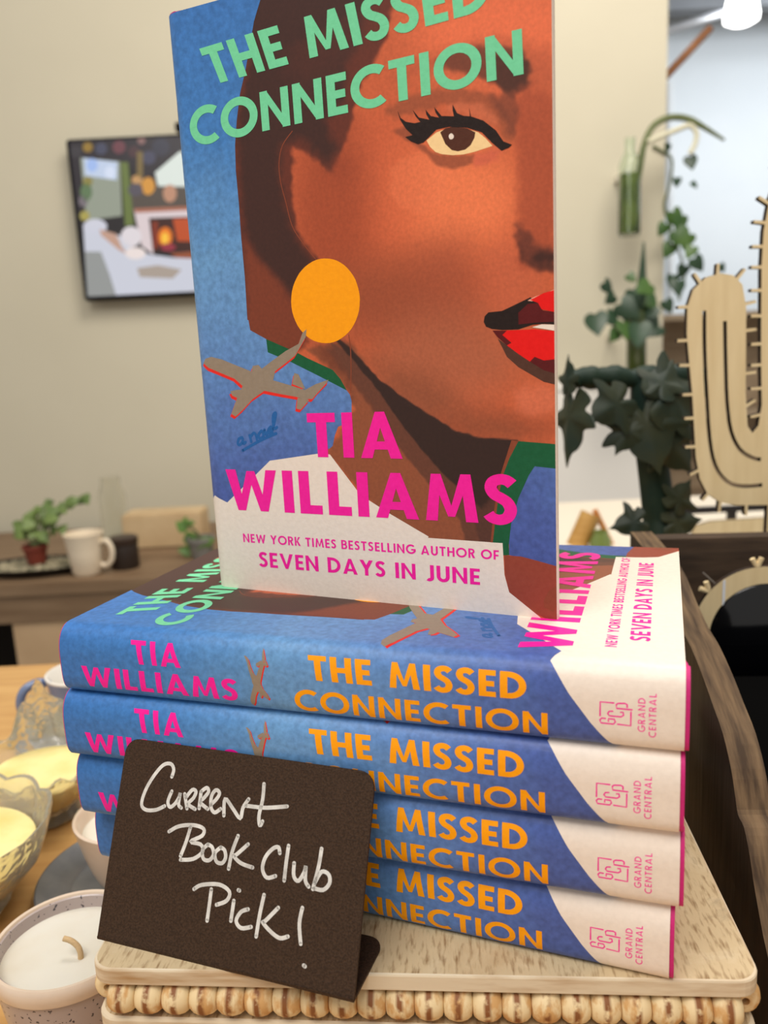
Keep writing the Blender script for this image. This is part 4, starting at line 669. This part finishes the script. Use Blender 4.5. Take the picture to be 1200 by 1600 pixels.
for (px, py), a in spk:
    a = math.radians(a); p = Vector((*cpx((px, py)), 0)); d = Vector((math.cos(a), math.sin(a), 0)); q = Vector((-d.y, d.x, 0))*.0012
    e0, e1 = p-d*.003, p+d*.0075
    lp = [e0-q, e1-q*.8, e1+q*.8, e0+q]; lp = [(w.x, w.y+dz) for w in lp]
    s_ = plate([lp], .0053); s_.v = [(x, y+.0001, z) for x, y, z in s_.v]; cb.add(s_.v, s_.f, 0); cb.m[-len(s_.f):] = s_.m
cb.build('cutout', [M_ply, M_burn], cs)
MB().box((-.01, -.03, 0), (.1, .035, .006)).build('base', [M_ply], cs)
cs.rotation_euler = (0, 0, 0)
# extra plywood silhouette lying in a dark frame behind
def P3(px, py, Y):
    d = FW+RT*((px-600)/FPX)-UP*((py-800)/FPX); return Vector((0, 0, CZ))+d*(Y/d.y)

# ------------------------------------------------------------------ dark green ivy stand
M_ivy = mat('verdigris_metal', (20, 42, 36), .55, var=(34, 50, 38), scale=40, bump=.4, spec=.25, detail=6)
M_leaf = mat('dark_ivy_leaf', (20, 40, 30), .55, var=(44, 50, 28), scale=34, bump=.4, detail=5)
def ivy_leaf(c, size, nrm, upv, curl=.25):
    """five-lobed solid leaf"""
    n = Vector(nrm).normalized(); u = Vector(upv); u = (u-n*u.dot(n)).normalized(); r = u.cross(n)
    ol = [(0, -.15), (.18, -.42), (.42, -.4), (.62, -.2), (.5, -.02), (.8, .1), (.98, .32), (.7, .36), (.5, .42), (.42, .62), (.3, .8), (.14, .92), (0, 1.2)]
    ol = [tuple(p[:2]) for p in spline([(*p, 0) for p in ol], 3)]
    full = ol+[(-x, y) for x, y in ol[::-1][1:-1]]
    b = MB(); vv = []
    def pos(x, y, k): 
        h = -curl*(x*x)*.5-curl*.3*(y-.3)**2+.06*math.sin(5*math.atan2(y, x+1e-6))*math.hypot(x, y)
        return Vector(c)+(r*x+u*y+n*(h+k))*size
    for k in (.025, -.025):
        vv += [pos(0, .15, k+.03)]+[pos(x*.5, .15+(y-.15)*.5, k+.02) for x, y in full]+[pos(x, y, k*.5) for x, y in full]
    m_ = len(full); f = []
    for o_, fl_ in ((0, 0), (1+2*m_, 1)):
        for i in range(m_):
            j = (i+1) % m_; q = [(o_, o_+1+i, o_+1+j), (o_+1+i, o_+1+m_+i, o_+1+m_+j, o_+1+j)]
            f += [tuple(reversed(w)) if fl_ else w for w in q]
    for i in range(m_):
        j = (i+1) % m_; f.append((1+m_+i, 2+3*m_+i, 2+3*m_+j, 1+m_+j))
    return b.add(vv, f)
iv = thing('ivy_stand', 'dark green metal stand with cast ivy leaves behind the crate', 'ornament', (.245, .70, TABLE))
iv_o = Vector((.245, .70, TABLE))
def iv_p(px, py, Y=.70): return P3(px, py, Y)-iv_o
tr = [Vector((0, 0, .004)), Vector((0, 0, .03))]+[iv_p(*q) for q in ((1033, 850), (1028, 790), (1022, 740), (1014, 680), (1008, 620), (1010, 590))]
MB().tube(spline(tr, 4), [.022, .02, .018, .017, .016]+[.0145]*50, 16).build('trunk', M_ivy, iv, True) if False else None
tp = spline(tr, 4); MB().tube(tp, [.026 if i < 4 else .0155-.004*min(1, i/len(tp)) + (.006 if i < 10 else 0) for i in range(len(tp))], 16).build('trunk', M_ivy, iv, True)
ar = spline([iv_p(*q) for q in ((893, 598), (905, 590), (930, 590), (955, 588), (985, 592), (1020, 588), (1060, 586), (1110, 592))], 4)
MB().tube(ar, [.0088+.0014*math.sin(i*1.1)+(.001 if i % 5 == 0 else 0)-(.003 if i < 2 else 0) for i in range(len(ar))], 14).build('branch', M_ivy, iv, True)
MB().lathe([(0, 0), (.045, 0), (.047, .004), (.04, .01), (.026, .014), (0, .016)], 40).build('base', M_ivy, iv, True)
for (px, py), s, nn_, uu_ in [((1008, 655), .040, (-.15, -1, .15), (.25, 0, -1)), ((1040, 622), .040, (.2, -1, .3), (1, 0, .25)), ((968, 628), .028, (.1, -1, .2), (-.9, 0, -.5)), ((1046, 690), .030, (.2, -1, 0), (.6, 0, -.8)), ((985, 668), .022, (-.2, -1, .1), (-.5, 0, -.9)),
                       ((893, 640), .040, (-1, -.22, .1), (.15, 0, -1)), ((886, 600), .02, (-1, -.22, .1), (-.25, 0, 1)), ((1052, 818), .022, (.1, -1, .4), (.9, 0, .1)), ((995, 815), .020, (-.3, -1, .3), (-1, 0, -.2)), ((1058, 785), .02, (.2, -1, .2), (.6, 0, .8)), ((1032, 604), .024, (0, -1, .6), (.5, 0, 1))]:
    ivy_leaf(iv_p(px, py, .682), s, nn_, uu_).build('leaf', M_leaf, iv, True)

# things further back between the upright book and the crate
def at_thing(name, label, cat, px, py, Y, zb=None):
    p = P3(px, py, Y); return thing(name, label, cat, (p.x, Y, p.z if zb is None else zb))
t = at_thing('side_table', 'pale side table behind the counter carrying the bamboo and wooden bits', 'table', 960, 850, 1.25)
sz = t.location.z
MB().box((-.12, -.1, -.03), (.55, .35, 0)).build('table_top', mat('pale_table_paint', (224, 214, 196), .6, bump=.05, scale=40), t, bevel=.004)
for x in (-.09, .5):
    for y in (-.07, .3): MB().box((x-.02, y-.02, -sz), (x+.02, y+.02, -.03)).build('leg', MATS['pale_table_paint'], t)
p0 = P3(900, 838, 1.22); 
t = thing('bamboo_tube', 'tan bamboo tube leaning to the right, beside the upright book', 'tube', (p0.x, 1.22, sz))
MB().tube([(0, 0, .006), (.024, .004, .056)], .0155, 20).build('tube', mat('bamboo_tan', (196, 152, 84), .5, var=(176, 130, 64), scale=20, stretch=(1, 1, 6)), t, True)
t = thing('wooden_dowel', 'thin orange wooden dowel leaning left onto the tan bamboo tube', 'stick', (p0.x+.057, 1.23, sz))
MB().tube([(0, 0, .005), (-.026, 0, .06)], .0045, 10).build('rod', mat('orange_wood', (206, 146, 82), .6, var=(184, 120, 60), scale=30), t)
t = thing('green_glass_jar', 'small round green jar under the leaning bamboo and dowel', 'jar', (p0.x+.032, 1.20, sz))
MB().lathe([(0, 0), (.012, 0), (.016, .008), (.016, .02), (.011, .03), (.011, .034), (.009, .034), (.009, .028), (0, .004)], 24).build('body', mat('olive_glass', (112, 128, 66), .15, coat=.5), t, True)
p1 = P3(1060, 842, 1.15)
t = thing('plywood_cutout', 'pale plywood silhouette lying flat behind the ivy stand', 'ornament', (p1.x, 1.16, sz))
sil = [(-.012, .006), (-.004, .022), (.004, .03), (.01, .026), (.016, .034), (.022, .03), (.026, .044), (.05, .05), (.17, .052), (.18, .002), (.012, .001)]
plate([[tuple(q[:2]) for q in sil]], .005).build('cutout', [M_ply, M_burn], t)
t = thing('wire_frame', 'dark metal frame standing behind the pale plywood silhouette', 'frame', (p1.x+.01, 1.19, sz))
fb = MB(); fb.box((0, 0, .055), (.2, .008, .064)); fb.box((.078, 0, 0), (.09, .008, .055)); fb.box((.19, 0, 0), (.2, .008, .055)); fb.box((0, 0, 0), (.008, .008, .055)); fb.build('frame', mat('dark_metal', (48, 46, 48), .5, metal=.4), t)
tag(t, 'dark metal frame standing behind the pale plywood silhouette', 'frame')
# low cabinets behind, against the wall on the right
t = thing('shelf_unit', 'beige wooden shelf unit against the far wall behind the cactus', 'shelf', (1.45, 3.6, 0))
MS = mat('beige_shelf', (188, 166, 138), .6, var=(172, 150, 122), scale=8, stretch=(1, 1, 6))
MB().box((-.42, -.18, 0), (-.39, .18, 1.22)).build('side_panel', MS, t); MB().box((.87, -.18, 0), (.9, .18, 1.22)).build('side_panel', MS, t)
MB().box((-.42, .16, 0), (.9, .18, 1.22)).build('back_panel', MS, t)
for z in (.02, .42, .8, 1.2): MB().box((-.39, -.18, z), (.87, .16, z+.025)).build('shelf_board', MS, t)
t = thing('white_panel', 'bright white board leaning on the wall behind the ivy stand', 'board', (.62, 2.24, 0))
MB().box((-.35, -.012, 0), (.12, .012, 1.02)).build('board', mat('white_board', (240, 236, 228), .5), t, bevel=.003)
MB().box((-.36, -.016, 1.02), (.13, .016, 1.045)).build('top_rail', MATS['white_board'], t)

# ------------------------------------------------------------------ hanging cuttings and vines by the wall end
M_gl = mat('tube_glass', (240, 248, 240), .03, trans=1, ior=1.3)
M_green = mat('water_green', (104, 116, 48), .25, var=(70, 84, 30), scale=20)
M_vine = mat('vine_green', (104, 112, 72), .5, var=(84, 94, 54), scale=30)
M_pothos = mat('pothos_leaf', (74, 104, 44), .4, var=(42, 74, 34), scale=14, bump=.2)
M_pothosd = mat('dark_leaf', (46, 72, 48), .4, var=(34, 56, 38), scale=14)
def heart(b, c, size, nrm, upv, mi=0):
    n = Vector(nrm).normalized(); u = Vector(upv); u = (u-n*u.dot(n)).normalized(); r = u.cross(n)
    ol = [(0, 0), (.25, -.18), (.5, -.1), (.58, .18), (.48, .5), (.25, .85), (0, 1.15)]
    full = ol+[(-x, y) for x, y in ol[::-1][1:-1]]; vv = []
    for k in (.02, -.02): vv += [Vector(c)+(u*.35+n*(k+.05))*size]+[Vector(c)+(r*x+u*y+n*(k-.35*x*x-.12*y*y))*size for x, y in full]
    m_ = len(full); f = []
    for i in range(m_):
        j = (i+1) % m_; f += [(0, 1+i, 1+j), (m_+1, m_+2+j, m_+2+i), (1+i, m_+2+i, m_+2+j, 1+j)]
    b.add(vv, f, mi)
t = thing('glass_tube_vase', 'hanging glass tube of green water with one arching vine cutting, on the wall end', 'vase', (.655, 2.18, 1.40))
O3 = Vector(t.location)
MB().lathe([(0, 0), (.022, 0), (.027, .006), (.027, .17), (.02, .19), (.013, .20), (.013, .235), (.0115, .235), (.0115, .2), (.018, .188), (.025, .168), (.025, .008), (0, .003)], 28).build('tube', M_gl, t, True)
MB().lathe([(0, .004), (.0248, .008), (.0248, .15), (0, .152)], 28).build('water', M_green, t, True)
vp = [Vector((0, 0, .02))]+[P3(*q, 2.17)-O3 for q in ((1000, 262), (1006, 228), (1020, 198), (1045, 184), (1075, 186), (1105, 202), (1132, 219))]
MB().tube(spline(vp, 5), [.006]*12+[.0065]*14+[.0055]*30, 10).build('stem', M_vine, t, True) if False else None
q_ = spline(vp, 5); MB().tube(q_, [.008 if i < len(q_)-10 else .008-.0055*(i-len(q_)+10)/10 for i in range(len(q_))], 10).build('stem', M_vine, t, True)
tw = spline([P3(*q, 2.16)-O3 for q in ((1012, 222), (1035, 212), (1060, 202), (1078, 196), (1088, 208), (1086, 225), (1078, 240))], 4)
MB().tube(tw, .0065, 8).build('side_shoot', mat('pale_shoot', (206, 202, 176), .5), t, True)
MB().box((-.006, .02, .15), (.006, .1199, .165)).build('wall_clip', mat('clip_white', (220, 214, 200), .5), t)
t = thing('trailing_vine', 'pothos vine trailing at the edge of the cream wall above the cactus arm', 'plant', tuple(P3(1030, 300, 2.294)))
O3 = Vector(t.location)
MB().tube(spline([P3(*q, 2.294)-O3 for q in ((1020, 228), (1034, 236), (1050, 250), (1046, 290), (1038, 320), (1046, 350), (1060, 390), (1070, 430), (1060, 470))], 4), .0035, 8).build('stem', M_vine, t, True)
b = MB()
for (px, py), s in [((1078, 255), .03), ((1058, 285), .02), ((1082, 290), .017), ((1045, 232), .02), ((1052, 345), .045), ((1066, 350), .04), ((1058, 375), .045), ((1076, 378), .035), ((1050, 392), .035), ((1040, 360), .03), ((1082, 395), .03), ((1085, 415), .035), ((1060, 450), .035), ((1052, 440), .03), ((1125, 420), .02), ((1070, 425), .03), ((1040, 480), .03)]:
    heart(b, P3(px, py, 2.2+random.uniform(-.03, .03))-O3+Vector((0, 0, s*.5)), s, (random.uniform(-.5, .5), -1, random.uniform(-.1, .5)), (random.uniform(-.7, .7), 0, -1), 0 if py > 320 and py < 400 else 1)
b.build('foliage', [M_pothos, M_pothosd], t, True)
t = thing('glass_tube_vase', 'lower green tube vase with leafy cutting and an upright dark spike, above the ivy stand', 'vase', tuple(P3(994, 580, 2.05)))
O3 = Vector(t.location)
MB().lathe([(0, 0), (.02, 0), (.024, .006), (.023, .12), (.017, .15), (.015, .15), (.02, .12), (0, .11)], 24).build('tube', mat('green_tube_glass', (70, 86, 34), .2, var=(52, 66, 26), scale=10, coat=.5), t, True)
MB().box((-.006, .02, .08), (.006, 2.2999-O3.y, .095)).build('wall_clip', MATS['clip_white'], t)
MB().tube([P3(998, 500, 2.05)-O3, P3(1003, 440, 2.05)-O3, P3(1006, 378, 2.05)-O3], [.011, .011, .002], 10).build('spike', M_pothosd, t, True)
b = MB()
for (px, py), s in [((930, 505), .05), ((950, 500), .04), ((970, 488), .05), ((985, 500), .05), ((1005, 470), .045), ((1012, 500), .05), ((1022, 490), .04), ((990, 465), .045), ((960, 470), .03), ((945, 450), .03), ((1030, 520), .035), ((975, 515), .04), ((1000, 520), .05), ((982, 435), .022), ((1015, 455), .04), ((965, 525), .03)]:
    heart(b, P3(px, py, 2.03+random.uniform(-.04, .03))-O3+Vector((0, 0, s*.4)), s, (random.uniform(-.6, .6), -1, random.uniform(0, .8)), (random.uniform(-1, 1), 0, -.6), 0 if random.random() < .55 else 1)
b.build('foliage', [M_pothos, M_pothosd], t, True)

# ------------------------------------------------------------------ far room: pendant lamp, stick, pipe
p = P3(1158, 38, 3.2)
t = thing('pendant_lamp', 'glowing white bell pendant lamp hanging in the far room', 'lamp', tuple(p))
lm = mat('lit_opal_glass', (255, 253, 250), .4, emit=5)
MB().lathe([(0, 0), (.035, .0), (.058, .012), (.06, .03), (.05, .08), (.036, .12), (.02, .14), (0, .145)], 32).build('shade', lm, t, True)
MB().tube([(0, 0, .14), (0, 0, 2.86-p.z)], .005, 8).build('cord', mat('lamp_cord', (180, 182, 186), .5), t)
def rod(name, label, cat, a, b_, r, m, part, n=10):
    t = thing(name, label, cat, tuple(a)); MB().tube([(0, 0, 0), tuple(Vector(b_)-Vector(a))], r, n).build(part, m, t, True); return t
rod('wooden_pole', 'brown wooden pole slanting up from the wall end toward the lamp', 'pole', P3(1036, 124, 2.44), P3(1110, 44, 2.44), .0105, mat('brown_pole', (150, 100, 62), .6, var=(126, 80, 46), scale=20), 'pole', 12)
rod('ceiling_conduit', 'silver conduit running under the grey ceiling toward the lamp', 'pipe', P3(1000, 62, 3.3), P3(1150, 14, 3.3), .014, mat('galvanised', (208, 214, 224), .3, metal=.5), 'conduit', 12)
rod('wall_pipe', 'thin white pipe running down the far wall beside the cream wall end', 'pipe', P3(1046, 128, 4.9), P3(1050, 620, 4.9), .022, mat('pipe_white', (214, 216, 216), .5), 'pipe', 12)

# ------------------------------------------------------------------ wall television
tv = thing('television', 'black flat television on the cream wall showing a fireplace room', 'television', (-.425, 2.3, 1.5148))
hw, hh = .335, .199
MB().box((-hw, -.05, -hh), (hw, -.012, hh)).build('casing', mat('tv_black_plastic', (8, 8, 9), .5, spec=.1), tv, bevel=.004)
MB().box((-.12, -.012, -.1), (.12, 0, .1)).build('wall_mount', mat('mount_black', (20, 20, 20), .6), tv)
MB().box((-.05, -.075, hh), (.08, -.02, hh+.022)).build('camera_bar', MATS['tv_black_plastic'], tv, bevel=.003)
TVO = Vector((-.425, 2.3, 1.5148)); sc = MB(); SMATS = []
def smat(rgb):
    k = 'screen_%d_%d_%d' % rgb; m = mat(k, rgb, .3, emit=.85)
    if m not in SMATS:
        m.node_tree.nodes['Principled BSDF'].inputs['Base Color'].default_value = (.01, .01, .01, 1); SMATS.append(m)
    return SMATS.index(m)
def shp(pts, rgb, k):
    vv = []
    for px, py in pts:
        q = P3(60+px/4.286, 160+py/4.286, 2.249)-TVO; vv.append((min(max(q.x, -hw+.009), hw-.005), -.0502-k*.0002, min(max(q.z, -hh+.007), hh-.006)))
    sc.add(vv, [tuple(range(len(vv)))], smat(rgb))
sc.add([(-hw+.009, -.0502, -hh+.007), (hw-.005, -.0502, -hh+.007), (hw-.005, -.0502, hh-.006), (-hw+.009, -.0502, hh-.006)], [(0, 1, 2, 3)], smat((34, 30, 32)))
def el(cx, cy, rx, ry, rgb, k): shp([(cx+rx*math.cos(a*PI/8), cy+ry*math.sin(a*PI/8)) for a in range(16)], rgb, k)
shp([(180, 250), (3300, 40), (3300, 220), (940, 320), (780, 460), (700, 520), (600, 400), (290, 370), (280, 800), (230, 700)], (44, 38, 44), 1)
for x_, y_, r_, c_ in ((330, 300, 34, (150, 118, 46)), (250, 330, 40, (60, 56, 60)), (420, 310, 40, (70, 72, 92)), (540, 300, 44, (110, 62, 70)), (690, 255, 26, (140, 104, 100)), (640, 330, 40, (74, 48, 52)), (820, 300, 60, (52, 52, 66)), (740, 370, 46, (70, 70, 90))): el(x_, y_, r_, r_, c_, 2)
shp([(280, 370), (545, 395), (560, 760), (320, 790)], (150, 156, 140), 2)
shp([(300, 372), (530, 400), (525, 520), (310, 490)], (196, 210, 234), 3); el(360, 420, 38, 46, (164, 190, 240), 4); el(480, 470, 36, 44, (216, 226, 246), 4)
shp([(550, 400), (600, 400), (640, 820), (580, 830)], (104, 118, 60), 3); el(330, 530, 34, 34, (142, 132, 70), 4); el(320, 600, 40, 60, (96, 120, 84), 4); el(310, 760, 34, 34, (170, 158, 80), 4); el(300, 660, 30, 40, (120, 110, 116), 4)
shp([(600, 560), (1000, 560), (1000, 690), (610, 720)], (84, 74, 66), 2); el(735, 560, 46, 60, (214, 150, 60), 3); el(650, 585, 50, 44, (86, 80, 90), 4); el(660, 520, 36, 34, (196, 150, 96), 3); el(880, 610, 46, 60, (190, 140, 112), 3); shp([(660, 330), (700, 330), (700, 500), (660, 500)], (124, 104, 60), 3)
shp([(780, 470), (945, 330), (3300, 190), (3300, 530), (800, 560)], (224, 232, 224), 2)
shp([(640, 720), (3300, 580), (3300, 660), (740, 775), (770, 1020), (690, 960)], (222, 206, 208), 3); shp([(640, 712), (3300, 580), (3300, 606), (650, 740)], (172, 108, 84), 4)
shp([(745, 785), (1750, 740), (1750, 970), (770, 1000)], (60, 24, 16), 3); shp([(900, 780), (1750, 740), (1750, 940), (930, 930)], (190, 76, 26), 4); shp([(760, 800), (800, 795), (810, 960), (770, 990)], (130, 44, 18), 4)
el(850, 900, 48, 66, (232, 120, 24), 5); el(848, 910, 26, 40, (252, 196, 60), 6); el(870, 970, 50, 26, (150, 44, 62), 6)
shp([(880, 1010), (1750, 940), (1750, 1080), (990, 1085)], (150, 78, 44), 4)
shp([(300, 820), (400, 840), (560, 900), (660, 1000), (760, 1020), (900, 1040), (3300, 1020), (3300, 1152), (330, 1300)], (206, 208, 220), 5)
el(380, 830, 80, 50, (210, 210, 222), 5); el(620, 900, 70, 70, (226, 218, 222), 5); shp([(410, 850), (520, 880), (560, 970), (600, 1020), (540, 990), (420, 890)], (196, 156, 136), 6); el(650, 1010, 70, 40, (238, 224, 220), 6)
shp([(310, 1000), (420, 1000), (480, 1160), (520, 1290), (330, 1300)], (150, 152, 150), 6); shp([(660, 1110), (800, 1090), (960, 1120), (900, 1180), (680, 1170)], (172, 158, 146), 6)
sc.build('screen', SMATS, tv)

# ------------------------------------------------------------------ console with plants and mug at the back left
M_con = mat('brown_console_wood', (134, 110, 84), .55, var=(116, 92, 68), scale=10, stretch=(.5, 4, 4), bump=.1, detail=6)
M_cpan = mat('cream_panel', (198, 168, 132), .6, var=(184, 154, 118), scale=6)
con = thing('console_table', 'long brown console table against the wall at left with plants and mug', 'table', (-.6, 1.7, 0))
CT = .703
MB().box((-1.6, 0, CT-.03), (.8, .56, CT)).build('table_top', M_con, con, bevel=.003)
MB().box((-1.59, .005, CT-.088), (.79, .03, CT-.03)).build('apron', M_con, con)
for x0, x1 in ((-1.5, -1.3), (-.215, -.095), (.5, .6)): MB().box((x0, .01, 0), (x1, .5, CT-.088)).build('side_panel', M_cpan, con)
MB().box((-1.5, .48, 0), (.78, .5, CT-.088)).build('back_panel', mat('dark_recess_panel', (30, 24, 20), .8), con)
MB().box((-1.5, .01, .02), (.78, .48, .04)).build('bottom_shelf', M_con, con)
def con_thing(name, label, cat, px, py, Y, dz=0): 
    q = P3(px, py, Y); return thing(name, label, cat, (q.x, Y, CT+dz))
t = con_thing('mug', 'white ceramic mug on the console at back left', 'mug', 138, 900, 1.76)
MB().lathe([(0, 0), (.026, 0), (.031, .006), (.036, .05), (.041, .088), (.0425, .092), (.040, .0925), (.038, .088), (.033, .05), (.028, .008), (0, .006)], 40).build('body', mat('mug_white', (232, 216, 190), .35), t, True)
hp = [(.036, -.004, .07), (.052, -.008, .074), (.062, -.01, .055), (.058, -.009, .03), (.043, -.005, .018), (.033, -.003, .022)]
MB().tube(spline(hp, 5), .0055, 10).build('handle', MATS['mug_white'], t, True)
t = con_thing('canister', 'dark brown canister right of the white mug on the console', 'canister', 198, 893, 1.80)
MB().lathe([(0, 0), (.029, 0), (.031, .003), (.031, .062), (.0295, .065), (0, .065)], 32).build('body', mat('dark_brown_tin', (44, 34, 28), .45), t, True)
MB().lathe([(.0315, .055), (.0325, .056), (.0325, .069), (.030, .071), (0, .071)], 32).build('lid', mat('dark_brown_lid', (56, 42, 34), .4), t, True)
t = con_thing('gravel_tray', 'black oval tray of pale pebbles on the console', 'tray', 60, 905, 1.80)
tb = MB().lathe([(0, 0), (.095, 0), (.128, .018), (.131, .020), (.126, .020), (.093, .004), (0, .004)], 48); tb.v = [(x, y*.55, z) for x, y, z in tb.v]; tb.build('tray', mat('tray_black', (22, 20, 18), .5), t, True)
gb = MB()
for i in range(330):
    a, r = random.uniform(0, 2*PI), math.sqrt(random.random())*.098; c = (r*math.cos(a), r*.52*math.sin(a), .012+random.uniform(0, .006)); s = random.uniform(.005, .009)
    v8 = [(c[0]+s*x, c[1]+s*y, c[2]+s*.7*z) for x, y, z in ((1, 0, 0), (-1, 0, 0), (0, 1, 0), (0, -1, 0), (0, 0, 1), (0, 0, -1))]
    gb.add(v8, [(0, 2, 4), (2, 1, 4), (1, 3, 4), (3, 0, 4), (2, 0, 5), (1, 2, 5), (3, 1, 5), (0, 3, 5)])
g_ = gb.build('pebbles', mat('pale_pebbles', (176, 164, 136), .8, var=(120, 116, 92), scale=60), t, True); g_['kind'] = 'stuff'
def potted(name, label, px, py, Y, r, h, mpot, spots_, mleaf, dz=0, rim=True):
    t = con_thing(name, label, 'plant', px, py, Y, dz); O3 = Vector(t.location)
    MB().lathe([(0, 0), (r*.72, 0), (r*.98, h*.82), (r*1.08, h*.82), (r*1.08, h), (r*.95, h), (r*.9, h*.8), (0, h*.78)], 28).build('pot', mpot, t, True)
    MB().lathe([(0, h*.79), (r*.91, h*.79), (r*.91, h*.86), (0, h*.9)], 20).build('soil', mat('soil', (46, 34, 26), .9, bump=.8, scale=300), t, True)
    b = MB(); sb = MB()
    for (x, y, s) in spots_:
        c = P3(x, y, Y+random.uniform(-.03, .03))-O3
        sb.tube(spline([(random.uniform(-.3, .3)*r, 0, h*.85), (c.x*.5, c.y*.5, (h+c.z)*.55), tuple(c)], 3), .0016, 6)
        for _ in range(2): heart(b, c+Vector((random.uniform(-.008, .008), random.uniform(-.01, .01), random.uniform(-.004, .008))), s, (random.uniform(-.6, .6), -1, random.uniform(.1, 1.2)), (random.uniform(-1, 1), 0, random.uniform(-.5, .8)))
    sb.build('stems', M_vine, t, True); b.build('foliage', mleaf, t, True); return t
M_lime = mat('bright_leaf', (120, 140, 72), .45, var=(84, 108, 52), scale=18)
potted('potted_plant', 'leafy green plant in a red brown pot on the pebble tray', 58, 878, 1.80, .026, .042, mat('terracotta', (120, 50, 34), .7), [(22, 826, .022), (38, 815, .026), (50, 830, .024), (62, 818, .028), (75, 805, .026), (84, 815, .024), (92, 800, .022), (100, 790, .024), (128, 778, .022), (118, 782, .014), (70, 835, .024), (45, 840, .022), (88, 832, .02), (30, 840, .018), (58, 800, .02), (72, 788, .016)], [M_lime], .0205)
potted('potted_plant', 'spiky green plant in a grey pot on the console behind the upright book', 318, 885, 1.85, .03, .05, mat('grey_pot', (120, 118, 112), .6), [(292, 825, .024), (298, 838, .022), (305, 850, .026), (312, 858, .03), (300, 862, .024), (318, 846, .022), (288, 818, .014)], [mat('grass_leaf', (88, 124, 52), .45)])
t = con_thing('wood_block', 'pale wood block behind the dark canister on the console', 'block', 250, 880, 2.0)
MB().box((-.075, -.03, 0), (.12, .06, .085)).build('block', mat('pale_block', (206, 180, 140), .6, var=(192, 164, 124), scale=12), t, bevel=.004)
t = con_thing('glass_vase', 'small clear glass vase behind the mug on the console', 'vase', 187, 880, 2.08)
MB().lathe([(0, 0), (.03, 0), (.034, .01), (.034, .12), (.024, .15), (.024, .165), (.022, .165), (.021, .15), (.031, .12), (.031, .012), (0, .008)], 32).build('body', M_clear, t, True)
